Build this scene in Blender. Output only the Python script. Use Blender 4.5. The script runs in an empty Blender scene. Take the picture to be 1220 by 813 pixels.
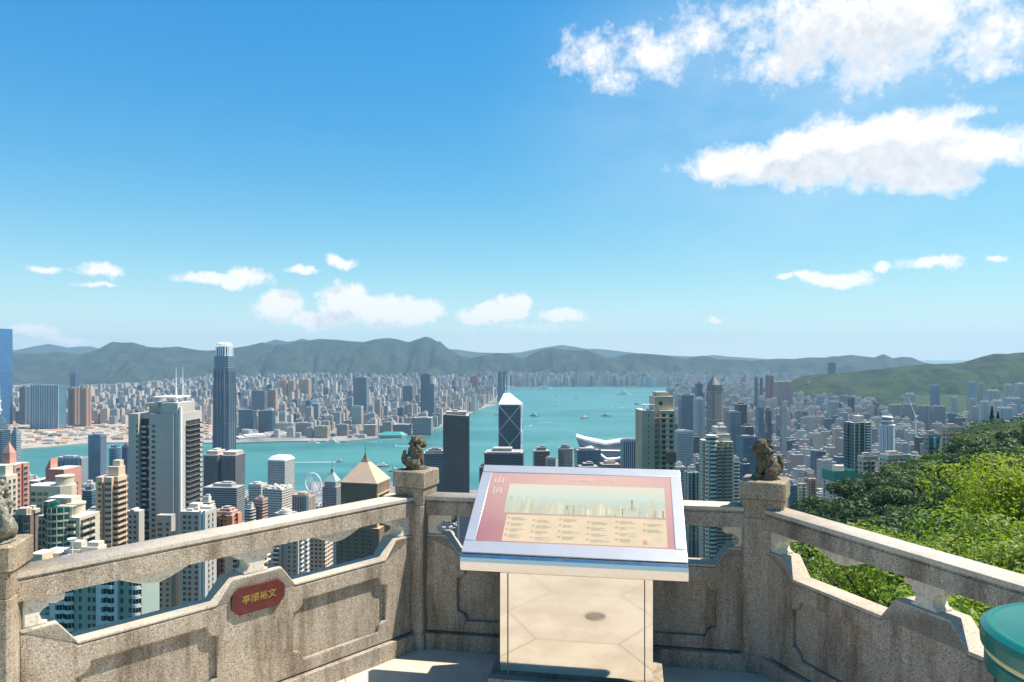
import bpy, bmesh, math, random
from mathutils import Vector, Matrix, noise
random.seed(11)
R = math.radians
C = bpy.context.scene.collection
sc = bpy.context.scene

# ------------------------------------------------------------------ camera, sky, sun, exposure
F, CX, HY, EZ = 850.0, 610.0, 421.0, 398.0       # focal (photo pixels), principal column, horizon row, eye height (m)
cam_d = bpy.data.cameras.new('camera'); cam = bpy.data.objects.new('camera', cam_d); C.objects.link(cam)
cam.location = (0, 0, EZ); cam.rotation_euler = (R(90), 0, 0)
cam_d.sensor_width = 36; cam_d.lens = 36 * F / 1220; cam_d.shift_y = 14.5 / 1220
cam_d.clip_start = 0.1; cam_d.clip_end = 120000
sc.camera = cam

SUN_EL, SUN_AZ = R(60), R(80)                    # azimuth clockwise from the view direction (+Y)
sd = Vector((math.sin(SUN_AZ) * math.cos(SUN_EL), math.cos(SUN_AZ) * math.cos(SUN_EL), math.sin(SUN_EL)))
sun_d = bpy.data.lights.new('sun', 'SUN'); sun = bpy.data.objects.new('sun', sun_d); C.objects.link(sun)
sun_d.energy = 4.8; sun_d.angle = R(0.53); sun_d.color = (1.0, 0.93, 0.83)
sun.rotation_euler = (-sd).to_track_quat('-Z', 'Y').to_euler(); sun.location = (60, -20, 600)

sc.view_settings.view_transform = 'Standard'; sc.view_settings.look = 'None'
sc.view_settings.gamma = 1; sc.view_settings.use_curve_mapping = False
sc.view_settings.exposure = 0.78
sc.render.engine = 'CYCLES'
sc.cycles.use_denoising = True
sc.cycles.max_bounces = 6; sc.cycles.diffuse_bounces = 3; sc.cycles.glossy_bounces = 3
sc.cycles.transmission_bounces = 4; sc.cycles.volume_bounces = 0; sc.cycles.transparent_max_bounces = 8
sc.cycles.caustics_reflective = False; sc.cycles.caustics_refractive = False

class NT:
    """small helper to write node trees"""
    def __init__(s, nt): s.nt = nt; nt.nodes.clear()
    def new(s, t, **kw):
        n = s.nt.nodes.new(t)
        for k, v in kw.items(): setattr(n, k, v)
        return n
    def put(s, sock, v):
        if isinstance(v, bpy.types.NodeSocket): s.nt.links.new(v, sock)
        elif v is not None:
            if hasattr(sock.default_value, '__len__') and not hasattr(v, '__len__'): v = (v, v, v)
            if hasattr(sock.default_value, '__len__') and len(sock.default_value) == 4 and len(v) == 3: v = (*v, 1)
            sock.default_value = v
    def m(s, op, a, b=None, c=None, clamp=False):
        n = s.new('ShaderNodeMath', operation=op, use_clamp=clamp)
        for i, v in enumerate((a, b, c)):
            if v is not None: s.put(n.inputs[i], v)
        return n.outputs[0]
    def v(s, op, a, b=None, c=None, out=0):
        n = s.new('ShaderNodeVectorMath', operation=op)
        for i, x in enumerate((a, b, c)):
            if x is not None: s.put(n.inputs[i], x)
        return n.outputs['Value' if op in ('LENGTH', 'DOT_PRODUCT', 'DISTANCE') else 'Vector']
    def mix(s, f, a, b, mode='MIX'):
        n = s.new('ShaderNodeMix', data_type='RGBA', blend_type=mode)
        s.put(n.inputs[0], f); s.put(n.inputs[6], a); s.put(n.inputs[7], b)
        return n.outputs[2]
    def noise(s, vec=None, scale=5, detail=4, rough=.55, dim='3D', dist=0.0, out=0):
        n = s.new('ShaderNodeTexNoise', noise_dimensions=dim)
        if vec is not None: s.put(n.inputs['Vector'], vec)
        s.put(n.inputs['Scale'], scale); s.put(n.inputs['Detail'], detail); s.put(n.inputs['Roughness'], rough); s.put(n.inputs['Distortion'], dist)
        return n.outputs[out]
    def ramp(s, x, lo, hi, a=0.0, b=1.0, smooth=False):
        n = s.new('ShaderNodeMapRange', interpolation_type='SMOOTHSTEP' if smooth else 'LINEAR', clamp=True)
        s.put(n.inputs[0], x)
        for i, v in enumerate((lo, hi, a, b)): s.put(n.inputs[i + 1], v)
        return n.outputs[0]
    def sep(s, vec): return s.new('ShaderNodeSeparateXYZ'), vec
    def xyz(s, vec):
        n = s.new('ShaderNodeSeparateXYZ'); s.put(n.inputs[0], vec); return n.outputs
    def comb(s, x, y, z=0.0):
        n = s.new('ShaderNodeCombineXYZ')
        for i, v in enumerate((x, y, z)): s.put(n.inputs[i], v)
        return n.outputs[0]

def az_el(px, py):
    dx, dz = px - CX, HY - py
    return math.atan2(dx, F), math.atan2(dz, math.hypot(F, dx))

SKY = .125
world = bpy.data.worlds.new('World'); sc.world = world; world.use_nodes = True
# clouds: soft blobs on the celestial sphere (azimuth, elevation), broken up by fractal noise
CLOUDS = [  # photo column, row, half width, half height, strength
 (890,198,100,26,1.2),(985,184,95,42,1.5),(1070,182,95,44,1.5),(1150,185,80,30,1.2),(1125,218,48,15,1.0),(1040,160,60,28,1.2),(1190,170,50,18,.7),
 (712,62,60,32,.60),(785,62,75,42,.66),(835,40,48,42,.56),(880,14,40,18,.45),(745,95,60,18,.40),
 (990,32,120,60,.95),(930,76,60,30,.66),(1085,18,125,50,.82),(1185,45,70,42,.56),(1055,70,70,36,.58),(1150,134,30,10,.55),
 (330,366,36,22,1.4),(408,362,40,32,1.9),(455,370,54,24,1.9),(496,371,42,18,1.6),(588,373,56,17,1.7),(612,361,30,17,1.6),(672,377,40,12,1.4),(372,381,46,11,1.3),
 (262,332,60,11,1.15),(286,326,34,12,1.15),(120,321,30,9,1.10),(58,318,22,6,0.90),(112,338,26,4,0.80),(408,310,28,10,1.10),(362,323,28,6,0.90),
 (52,398,32,10,1.05),(80,404,26,5,0.90),(1000,332,44,11,1.20),(964,328,18,9,1.10),(934,332,20,5,0.90),(1052,320,14,6,0.90),(1113,315,38,11,1.10),(1186,308,15,6,1.00),
 (855,380,12,5,1.10),(593,403,9,5,1.10),(640,392,90,6,.3)]
g = bpy.data.node_groups.new('cloud_density', 'ShaderNodeTree')
g.interface.new_socket('Dir', in_out='INPUT', socket_type='NodeSocketVector')
g.interface.new_socket('Density', in_out='OUTPUT', socket_type='NodeSocketFloat')
n = NT(g); gi = n.new('NodeGroupInput'); go = n.new('NodeGroupOutput')
d3 = gi.outputs[0]
warp = n.v('SCALE', n.v('SUBTRACT', n.noise(d3, 14, 6, .6, out=1), (.5, .5, .5)), None)
warp.node.inputs['Scale'].default_value = .045
d3w = n.v('ADD', d3, warp)
x, y, z = n.xyz(d3w)
azel = n.comb(n.m('ARCTAN2', x, y), n.m('ARCSINE', z), 0.0)
acc = None
for (px, py, hw, hh, st) in CLOUDS:
    a, e = az_el(px, py); iw, ih = F / hw * 1.15, F / hh * 1.08
    t = n.new('ShaderNodeVectorMath', operation='MULTIPLY_ADD')
    n.put(t.inputs[0], azel); t.inputs[1].default_value = (iw, ih, 0); t.inputs[2].default_value = (-a * iw, -e * ih, 0)
    l = n.v('LENGTH', t.outputs[0])
    val = n.m('MULTIPLY_ADD', l, -st, st)
    acc = val if acc is None else n.m('SMOOTH_MAX', acc, val, .12)
f1 = n.noise(d3, 26, 9, .62)
f2 = n.noise(d3, 95, 5, .6); f3 = n.noise(d3, 250, 4, .6); lowk = n.ramp(z, .04, .16, .95, .22)
tot = n.m('ADD', acc, n.m('ADD', n.m('MULTIPLY_ADD', f1, 1.6, -.80), n.m('ADD', n.m('MULTIPLY_ADD', f2, .60, -.30), n.m('MULTIPLY', n.m('SUBTRACT', f3, .5), lowk))))
dens = n.m('POWER', n.ramp(tot, .0, .52, 0, 1), 1.15)
n.put(go.inputs[0], dens)

n = NT(world.node_tree)
tc = n.new('ShaderNodeTexCoord'); dirv = n.v('NORMALIZE', tc.outputs['Generated'])
sky = n.new('ShaderNodeTexSky', sky_type='NISHITA'); sky.sun_disc = False
sky.sun_elevation = SUN_EL; sky.sun_rotation = SUN_AZ; sky.altitude = 300
sky.air_density = 1.0; sky.dust_density = .35; sky.ozone_density = 1.6
hs = n.new('ShaderNodeHueSaturation'); n.put(hs.inputs['Color'], sky.outputs[0]); hs.inputs['Saturation'].default_value = 1.30; hs.inputs['Value'].default_value = 1.0
c1 = n.new('ShaderNodeGroup', node_tree=g); n.put(c1.inputs[0], dirv)
c2 = n.new('ShaderNodeGroup', node_tree=g)
n.put(c2.inputs[0], n.v('NORMALIZE', n.v('ADD', dirv, (.014, 0, .034))))
thick = n.m('MULTIPLY', c1.outputs[0], c2.outputs[0])
shade = n.ramp(thick, .35, 1.0, 0, 1)
bill = n.noise(dirv, 60, 6, .6)
shade = n.m('MULTIPLY', shade, n.ramp(bill, .3, .75, .35, 1.0))
ccol = n.mix(shade, (5.0, 5.02, 5.08), (3.35, 3.6, 3.95))
dz0 = n.xyz(dirv)[2]
r_, g_, b_ = n.xyz(n.mix(1.0, hs.outputs[0], (.86, 1.02, 1.03), 'MULTIPLY'))
skyc = n.comb(n.m('MULTIPLY', n.m('POWER', r_, 1.0), .36), n.m('MULTIPLY', n.m('POWER', g_, .70), 1.05), n.m('MULTIPLY', n.m('POWER', b_, .38), 2.10))   # humid, low-contrast sky
hz_ = n.m('MULTIPLY', n.m('POWER', 2.718, n.m('MULTIPLY', n.m('MAXIMUM', dz0, 0.0), -10.5)), .82)
skyc = n.mix(hz_, skyc, (4.3, 4.6, 4.55))          # pale damp air low over the horizon
va, ve = az_el(1010, 110)
vx, vy, vz = n.xyz(dirv)
vb = n.v('LENGTH', n.v('MULTIPLY', n.comb(n.m('SUBTRACT', n.m('ARCTAN2', vx, vy), va), n.m('SUBTRACT', vz, math.sin(ve)), 0.0), (1.9, 3.4, 0)))
veil = n.m('MULTIPLY', n.ramp(vb, .15, 1.0, .42, 0, True), n.ramp(n.noise(n.v('MULTIPLY', dirv, (5, 5, 16)), 1.0, 6, .62), .30, .70, .25, 1.0))
skyv = n.mix(veil, skyc, (3.6, 4.3, 4.8))
col = n.mix(n.m('MULTIPLY', c1.outputs[0], .98), skyv, ccol)
bg = n.new('ShaderNodeBackground'); n.put(bg.inputs[0], skyc); bg.inputs[1].default_value = SKY
bgc = n.new('ShaderNodeBackground'); n.put(bgc.inputs[0], col); bgc.inputs[1].default_value = SKY
# the clouds fill one quarter of the sky; elsewhere only the clear sky is worked out
dx_, dy_, dz_ = n.xyz(dirv)
where = n.m('MULTIPLY', n.m('GREATER_THAN', dy_, .3), n.m('MULTIPLY', n.m('GREATER_THAN', dz_, -.03), n.m('LESS_THAN', dz_, .75)))
mx = n.new('ShaderNodeMixShader'); n.put(mx.inputs[0], where)
n.nt.links.new(bg.outputs[0], mx.inputs[1]); n.nt.links.new(bgc.outputs[0], mx.inputs[2])
wo = n.new('ShaderNodeOutputWorld'); n.put(wo.inputs[0], mx.outputs[0])
world.cycles.sampling_method = 'MANUAL'; world.cycles.sample_map_resolution = 256

# ------------------------------------------------------------------ helpers
def W(px, py, d):
    """world point seen in photo pixel (px, py) at depth d"""
    return Vector(((px - CX) * d / F, d, EZ - (py - HY) * d / F))
def pix(x, y, z): return CX + F * x / y, HY + F * (EZ - z) / y

def tag(o, label=None, cat=None, group=None, kind=None):
    if label: o['label'] = label
    if cat: o['category'] = cat
    if group: o['group'] = group
    if kind: o['kind'] = kind
    return o
def empty(name, loc=(0, 0, 0), rz=0.0, label=None, cat=None, group=None):
    o = bpy.data.objects.new(name, None); C.objects.link(o)
    o.location = loc; o.rotation_euler = (0, 0, rz); o.empty_display_size = .2
    return tag(o, label, cat, group)
def link(name, me, parent=None, loc=(0, 0, 0), rz=0.0):
    o = bpy.data.objects.new(name, me); C.objects.link(o)
    o.parent = parent; o.location = loc; o.rotation_euler = (0, 0, rz)
    return o
def copy_tree(o, parent=None):
    c = o.copy(); C.objects.link(c); c.parent = parent
    for ch in o.children: copy_tree(ch, c)
    return c

class MB:
    """collects faces (with metre UVs) and links them as one mesh object"""
    def __init__(s): s.v = []; s.f = []; s.uv = []; s.mi = []; s.col = None
    def face(s, pts, uv=None, mat=0):
        i = len(s.v); s.v += [tuple(p) for p in pts]; s.f.append(tuple(range(i, i + len(pts))))
        s.uv += uv if uv else [(0.0, 0.0)] * len(pts); s.mi.append(mat)
    def prism(s, poly, z0, z1, mat=0, top=1, poly2=None, bottom=False, u0=0.0, M=None):
        q = poly2 or poly; u = u0; n = len(poly)
        T = (lambda p: M @ Vector(p)) if M else (lambda p: p)
        zz0 = z0 if hasattr(z0, '__len__') else [z0] * n; zz1 = z1 if hasattr(z1, '__len__') else [z1] * n
        for i in range(n):
            j = (i + 1) % n; a, b = poly[i], poly[j]; L = math.hypot(b[0] - a[0], b[1] - a[1])
            s.face([T((*a, zz0[i])), T((*b, zz0[j])), T((*q[j], zz1[j])), T((*q[i], zz1[i]))],
                   [(u, zz0[i]), (u + L, zz0[j]), (u + L, zz1[j]), (u, zz1[i])], mat)
            u += L
        s.face([T((*q[i], zz1[i])) for i in range(n)], [(p[0], p[1]) for p in q], top)
        if bottom: s.face([T((*poly[i], zz0[i])) for i in reversed(range(n))], None, top)
    def box(s, x0, x1, y0, y1, z0, z1, mat=0, top=1, bottom=False, M=None):
        s.prism([(x0, y0), (x1, y0), (x1, y1), (x0, y1)], z0, z1, mat, top, None, bottom, 0.0, M)
    def tube(s, pts, r, n=6, mat=0, cap=True):
        ring = []
        for k, p in enumerate(pts):
            p = Vector(p); a = Vector(pts[max(k - 1, 0)]); b = Vector(pts[min(k + 1, len(pts) - 1)])
            t = (b - a).normalized(); up = Vector((0, 0, 1)) if abs(t.z) < .95 else Vector((1, 0, 0))
            e = t.cross(up).normalized(); f = e.cross(t)
            rr = r[k] if hasattr(r, '__len__') else r
            ring.append([p + (e * math.cos(2 * math.pi * i / n) + f * math.sin(2 * math.pi * i / n)) * rr for i in range(n)])
        for k in range(len(pts) - 1):
            for i in range(n):
                j = (i + 1) % n; s.face([ring[k][j], ring[k][i], ring[k + 1][i], ring[k + 1][j]], None, mat)
        if cap: s.face(ring[0], None, mat); s.face(list(reversed(ring[-1])), None, mat)
    def lathe(s, prof, n=24, mat=0, c=(0, 0), cap=True):
        rings = [[(c[0] + r * math.cos(2 * math.pi * i / n), c[1] + r * math.sin(2 * math.pi * i / n), z) for i in range(n)] for r, z in prof]
        for k in range(len(prof) - 1):
            for i in range(n):
                j = (i + 1) % n; U = 2 * math.pi * prof[k][0] / n
                s.face([rings[k][i], rings[k][j], rings[k + 1][j], rings[k + 1][i]],
                       [(i * U, prof[k][1]), ((i + 1) * U, prof[k][1]), ((i + 1) * U, prof[k + 1][1]), (i * U, prof[k + 1][1])], mat)
        if cap: s.face(rings[-1], None, mat); s.face(list(reversed(rings[0])), None, mat)
    def mesh(s, name, mats, smooth=False, weld=False):
        me = bpy.data.meshes.new(name); me.from_pydata(s.v, [], s.f)
        ul = me.uv_layers.new(name='UVMap'); flat = [c for p in s.uv for c in p]
        ul.data.foreach_set('uv', flat)
        for m_ in (mats if isinstance(mats, (list, tuple)) else [mats]): me.materials.append(m_)
        nm = len(me.materials)
        me.polygons.foreach_set('material_index', [min(i, nm - 1) for i in s.mi])
        if s.col:
            at = me.color_attributes.new('Col', 'FLOAT_COLOR', 'CORNER'); flatc = []
            for k, f in enumerate(s.f): flatc += list(s.col[k]) * len(f)
            at.data.foreach_set('color', flatc)
        if smooth: me.polygons.foreach_set('use_smooth', [True] * len(me.polygons))
        if weld:
            bm = bmesh.new(); bm.from_mesh(me); bmesh.ops.remove_doubles(bm, verts=bm.verts, dist=1e-4); bm.to_mesh(me); bm.free()
        me.update(); return me
    def build(s, name, mats, parent=None, loc=(0, 0, 0), rz=0.0, smooth=False, weld=False):
        return link(name, s.mesh(name, mats, smooth, weld), parent, loc, rz)

def lerp_tab(tab, x):
    if x <= tab[0][0]: return tab[0][1]
    for (a, va), (b, vb) in zip(tab, tab[1:]):
        if x <= b: return va + (vb - va) * (x - a) / (b - a)
    return tab[-1][1]

# ------------------------------------------------------------------ materials
def newmat(name):
    m_ = bpy.data.materials.new(name); m_.use_nodes = True; n = NT(m_.node_tree)
    b = n.new('ShaderNodeBsdfPrincipled'); o = n.new('ShaderNodeOutputMaterial'); n.put(o.inputs[0], b.outputs[0])
    return m_, n, b
def plain(name, col, rough=.7, metal=0.0, var=.12, scale=3.0, spec=None):
    m_, n, b = newmat(name)
    tc = n.new('ShaderNodeTexCoord'); f = n.noise(tc.outputs['Object'], scale, 5, .6)
    n.put(b.inputs['Base Color'], n.mix(n.ramp(f, .3, .7), tuple(c * (1 - var) for c in col), tuple(min(1, c * (1 + var)) for c in col)))
    n.put(b.inputs['Roughness'], rough); n.put(b.inputs['Metallic'], metal)
    if spec is not None: n.put(b.inputs['Specular IOR Level'], spec)
    return m_

def facade(name, bay=3.2, fl=3.1, u=(.2, .8), v=(.28, .8), glass=(.035, .05, .065), curtain=False, band=0.0, rib=0.0, attr=False, grough=.12, bigbay=0.0, dirt=.18):
    """wall in the object's colour with a grid of panes, laid out in metres along the walls"""
    m_, n, b = newmat(name)
    uvn = n.new('ShaderNodeUVMap'); uvn.uv_map = 'UVMap'
    ux, uy, _ = n.xyz(uvn.outputs[0])
    oi = n.new('ShaderNodeObjectInfo')
    if attr:
        at = n.new('ShaderNodeAttribute'); at.attribute_name = 'Col'; wallc = at.outputs['Color']
    else: wallc = oi.outputs['Color']
    su = n.m('DIVIDE', ux, bay); sv = n.m('DIVIDE', uy, fl)
    fu = n.m('FRACT', su); fv = n.m('FRACT', sv)
    def inside(x, a, c): return n.m('MULTIPLY', n.m('GREATER_THAN', x, a), n.m('LESS_THAN', x, c))
    win = n.m('MULTIPLY', inside(fu, *u), inside(fv, *v))
    if bigbay:      # every few bays a blank pier
        fb = n.m('FRACT', n.m('DIVIDE', ux, bay * bigbay)); win = n.m('MULTIPLY', win, n.m('GREATER_THAN', fb, 1.0 / bigbay))
    wn = n.new('ShaderNodeTexWhiteNoise', noise_dimensions='3D')
    n.put(wn.inputs['Vector'], n.comb(n.m('FLOOR', su), n.m('FLOOR', sv), n.m('MULTIPLY', oi.outputs['Random'], 91.0)))
    rnd = wn.outputs['Value']
    if curtain:     # glass skin in the object's colour, pale spandrel lines
        gl = n.mix(n.ramp(rnd, 0, 1, 0, .5), wallc, n.mix(1.0, wallc, (.45, .5, .55), 'MULTIPLY'))
        big = n.noise(n.comb(n.m('MULTIPLY', ux, .035), n.m('MULTIPLY', uy, .022), oi.outputs['Random']), 1.0, 4, .6)
        gl = n.mix(n.ramp(big, .4, .65, 0, .55), gl, n.mix(1.0, gl, (1.9, 1.8, 1.6), 'MULTIPLY'))
        wall = n.mix(.5, wallc, (.25, .28, .30)); wn_col = gl
    else:
        wn_col = n.mix(n.ramp(rnd, .55, 1.0, 0, .35), glass, (.30, .29, .26))
        st = n.noise(n.comb(n.m('MULTIPLY', ux, .25), n.m('MULTIPLY', uy, .04), oi.outputs['Random']), 1.0, 5, .65)
        wall = n.mix(n.ramp(st, .35, .7, 0, dirt), wallc, n.mix(1.0, wallc, (.5, .48, .45), 'MULTIPLY'))
        if band: wall = n.mix(n.m('LESS_THAN', fv, band), wall, n.mix(1.0, wall, (1.35, 1.35, 1.35), 'MULTIPLY'))
        if rib: wall = n.mix(n.m('LESS_THAN', n.m('FRACT', n.m('DIVIDE', ux, bay * 3)), rib), wall, n.mix(1.0, wall, (.55, .5, .5), 'MULTIPLY'))
    n.put(b.inputs['Base Color'], n.mix(win, wall, wn_col))
    n.put(b.inputs['Roughness'], n.ramp(win, 0, 1, .75, grough))
    n.put(b.inputs['Specular IOR Level'], n.ramp(win, 0, 1, .3, .8 if curtain else .5))
    if curtain: n.put(b.inputs['Metallic'], n.m('MULTIPLY', win, .35))
    return m_
FA = {
 'punched': facade('punched_wall', 3.2, 3.0, (.22, .78), (.3, .8)),
 'dense': facade('dense_flats_wall', 2.4, 2.9, (.18, .70), (.25, .78), bigbay=4, rib=.12),
 'ribbon': facade('ribbon_wall', 40.0, 3.6, (.0, 1.0), (.38, .86), glass=(.04, .07, .09)),
 'stripe': facade('vertical_stripe_wall', 3.4, 60.0, (.35, .85), (.0, 1.0), glass=(.05, .07, .09), band=.0),
 'grid': facade('office_grid_wall', 2.6, 3.5, (.16, .84), (.2, .82), glass=(.03, .05, .075)),
 'curtain': facade('glass_curtain_wall', 1.8, 3.9, (.05, .95), (.16, 1.0), curtain=True),
 'cribbon': facade('banded_glass_wall', 30.0, 3.9, (.0, 1.0), (.34, 1.0), curtain=True),
 'balcony': facade('balconied_flats_wall', 4.6, 3.0, (.1, .62), (.34, 1.0), glass=(.035, .045, .05), bigbay=3),
 'attr': facade('far_flats_wall', 3.0, 3.0, (.22, .75), (.3, .8), attr=True),
}
def tint(name, rough=.8, var=.15):
    """plain surface in the object's own colour"""
    m_, n, b = newmat(name); oi = n.new('ShaderNodeObjectInfo'); tc = n.new('ShaderNodeTexCoord')
    f = n.noise(tc.outputs['Object'], .15, 5, .65)
    n.put(b.inputs['Base Color'], n.mix(n.ramp(f, .35, .7, 0, var), oi.outputs['Color'], n.mix(1.0, oi.outputs['Color'], (.5, .48, .45), 'MULTIPLY')))
    n.put(b.inputs['Roughness'], rough); return m_
M_TINT = tint('painted_render')
M_ROOF = plain('roof_screed', (.40, .37, .34), .9, 0, .3, .12)
M_ROOFL = plain('pale_roof', (.62, .58, .53), .9, 0, .2, .2)
M_ROOFW = plain('white_roof', (.8, .79, .77), .8, 0, .08, .2)
M_DARK = plain('dark_recess', (.03, .035, .04), .6, 0, .2, .3)
M_GLASS = plain('window_glass', (.025, .04, .05), .08, 0, .4, .2, .7)
M_TEAL = plain('teal_glass', (.01, .11, .10), .1, .2, .35, .12, .8)
M_WHITE = plain('white_paint', (.78, .77, .74), .6, 0, .06, .4)
M_STEELW = plain('white_steel', (.8, .8, .8), .45, 0, .05, 1)
M_CREAM = plain('cream_render', (.62, .52, .38), .8, 0, .1, .2)
M_METAL = plain('grey_metal', (.35, .36, .38), .4, .6, .15, 1)
M_GREENNET = plain('green_netting', (.02, .25, .18), .8, 0, .25, .4)
# ------------------------------------------------------------------ sea, terrain, hills
def px_h(x, y): return CX + F * x / max(y, 1.0)
m_, n, b = newmat('sea_water')
tc = n.new('ShaderNodeTexCoord')
big = n.noise(n.v('MULTIPLY', tc.outputs['Object'], (.0009, .0025, 1)), 1.0, 5, .6)
wind = n.noise(n.v('MULTIPLY', tc.outputs['Object'], (.0006, .0065, 1)), 1.0, 7, .66)
wc = n.mix(n.ramp(big, .40, .60), (.030, .150, .128), (.062, .225, .185)); wc = n.mix(n.ramp(wind, .50, .66, 0, .5), wc, (.085, .255, .225))
n.put(b.inputs['Base Color'], wc)
n.put(b.inputs['Roughness'], .32); n.put(b.inputs['Specular IOR Level'], .38)
wv = n.noise(tc.outputs['Object'], .06, 6, .7)
bp = n.new('ShaderNodeBump'); bp.inputs['Strength'].default_value = .35; bp.inputs['Distance'].default_value = 6.0
n.put(bp.inputs['Height'], wv); n.put(b.inputs['Normal'], bp.outputs[0])
M_SEA = m_
q = MB(); q.face([(-40000, -2500, 0), (40000, -2500, 0), (40000, 40000, 0), (-40000, 40000, 0)])
tag(q.build('sea', M_SEA), kind='structure')

def wooded(name, dark, light, s=.004, rock=0.0, city=0.0):
    m_, n, b = newmat(name); tc = n.new('ShaderNodeTexCoord'); g_ = n.new('ShaderNodeNewGeometry')
    a = n.noise(g_.outputs['Position'], s, 8, .68); c = n.noise(g_.outputs['Position'], s * 9, 5, .7)
    col = n.mix(n.ramp(a, .35, .65), dark, light)
    col = n.mix(n.ramp(c, .45, .75, 0, .5), col, n.mix(1.0, col, (.45, .5, .45), 'MULTIPLY'))
    if rock: col = n.mix(n.ramp(n.noise(g_.outputs['Position'], s * 3, 7, .7), .62, .72, 0, rock), col, (.30, .27, .22))
    n.put(b.inputs['Base Color'], col); n.put(b.inputs['Roughness'], .95); n.put(b.inputs['Specular IOR Level'], .1)
    bp = n.new('ShaderNodeBump'); bp.inputs['Strength'].default_value = .9; bp.inputs['Distance'].default_value = 40.0
    n.put(bp.inputs['Height'], c); n.put(b.inputs['Normal'], bp.outputs[0])
    return m_
M_HILL = wooded('hill_forest', (.008, .020, .016), (.050, .076, .042), .0030, .4)
M_HILLN = wooded('near_hill_forest', (.014, .036, .014), (.078, .115, .036), .007)

def hill(name, D, tab, wf, wb, base=0.0, amp=.16, step=3.0, mat=None, rows=34, seed=0.0):
    """a range whose crest follows the ridge line tab [(column, row)] at distance D, with spurs and gullies down its slopes"""
    cols = []
    p = tab[0][0]
    while p <= tab[-1][0]: cols.append(p); p += step
    vs, fs = [], []
    for c in cols:
        x = (c - CX) * D / F; H = EZ - (lerp_tab(tab, c) - HY) * D / F - base
        e = min(1.0, (c - tab[0][0]) / 25.0, (tab[-1][0] - c) / 25.0); H *= .25 + .75 * max(0, e) if base == 0 else 1
        for r in range(rows + 1):
            t = r / rows * 2 - 1.0                      # -1 front foot, 0 crest, 1 back foot
            y = D + (t * wf if t < 0 else t * wb)
            k = 1 - abs(t); prof = k ** 1.35 if t < 0 else k ** 1.2
            sp = noise.fractal(Vector((x * .0019 + seed, t * .6 + seed, .3)), .9, 2.1, 6)        # spurs run down the slope
            ns = noise.fractal(Vector((x * .0042, y * .0036, seed)), .9, 2.1, 6)
            rg = .35 - abs(noise.noise(Vector((x * .0030 + seed + sp * .5, t * 1.1, 1.7)))) * 1.6 + .3 * (.3 - abs(noise.noise(Vector((x * .0085 + sp, t * 2.6 + seed, .4)))))
            z = base + H * (prof + (sp * amp + ns * amp * .5 + rg * amp * .8) * math.sin(math.pi * min(k, 1)) ** .8) + ns * 4 * (1 - k)
            vs.append((x * (y / D) ** .35, y, max(z, base - 2)))
    nr = rows + 1
    for i in range(len(cols) - 1):
        for r in range(rows):
            a = i * nr + r; fs.append((a, a + nr, a + nr + 1, a + 1))
    me = bpy.data.meshes.new(name); me.from_pydata(vs, [], fs); me.materials.append(mat or M_HILL)
    me.polygons.foreach_set('use_smooth', [True] * len(me.polygons)); me.update()
    return tag(link(name, me), kind='structure')
hill('far_hills', 17000, [(-140, 421), (-40, 419), (21, 417), (40, 413), (57, 410), (70, 412), (81, 414.4), (95, 413), (108, 413), (125, 417), (170, 421), (230, 423), (290, 416), (318, 408), (328, 404.5), (343, 407.5), (352, 406), (360, 403.5), (370, 406), (390, 410), (440, 414),
     (500, 417), (538, 416), (548, 417), (568, 420), (600, 421), (620, 420), (637, 416.5), (650, 414), (669, 411), (686, 413.5), (700, 416), (709, 415.7), (724, 417), (741, 419), (760, 421), (800, 424), (830, 425), (850, 423), (868, 425), (900, 427), (940, 430), (990, 432)], 2500, 2500, 0, .10, 4, seed=7.7)
hill('mountains', 10800, [(-260, 424), (-120, 421), (-40, 420), (21, 420.6), (49, 421.8), (69, 419.4), (83, 420.5), (98, 422), (118, 415.7), (128, 410), (134, 407.4), (145, 408.4), (157, 408.0), (165, 410), (172, 413), (192, 414.5), (212, 413), (234, 417), (245, 418), (262, 417), (281, 414.5), (296, 412), (313, 408), (325, 411), (338, 412), (358, 407), (380, 404),
     (402, 405), (420, 407), (434, 407.5), (446, 404.6), (455, 403.4), (464, 403), (474, 404.5), (487, 408), (497, 404.5), (507.6, 401), (514, 403.2), (521, 407), (530, 413), (538, 418), (549, 424), (560, 428), (590, 436), (640, 444)], 2400, 2600, 0, .34, 2.0, rows=54, seed=1.3)
hill('eastern_hills', 10300, [(520, 440), (545, 431), (560, 427), (575, 424), (592, 420.6), (603, 421.2), (610, 423), (620, 427), (627, 426), (634, 421.5), (644, 417), (659, 414.4), (674, 417), (686, 418), (698, 416.8), (709, 421), (721, 426), (731, 426.3), (742, 423), (753, 421.3), (770, 421.6), (788, 423), (803, 425.5),
     (817, 427.5), (828, 425), (837, 424), (846, 426), (854, 428), (876, 428.7), (896, 430), (927, 427.4), (945, 428), (964, 426), (980, 426.3), (991, 426), (1003, 424), (1014, 423), (1028, 424.7), (1042, 426), (1048, 423.6), (1053, 422), (1058, 424.4), (1064, 427), (1075, 425.4), (1086, 426), (1093, 429), (1100, 432), (1125, 436), (1160, 440)], 1050, 2200, 0, .30, 2.0, rows=54, seed=4.1)
hill('island_hills', 4700, [(880, 481), (905, 472), (920, 466), (936, 459), (947, 452), (958, 448), (975, 446.4), (991, 445.5), (1006, 444.4), (1019, 443), (1033, 441), (1047, 440), (1060, 438.4), (1075, 437), (1088, 435.6), (1103, 434), (1120, 433.8), (1139, 433), (1149, 431.4), (1159, 428.6), (1170, 425), (1184, 421.8), (1192, 421.6), (1200, 422), (1210, 420.6), (1220, 420), (1260, 412), (1340, 404), (1420, 400)], 1500, 1600, 0, .22, 2.0, M_HILLN, 54, seed=9.2)

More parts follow.
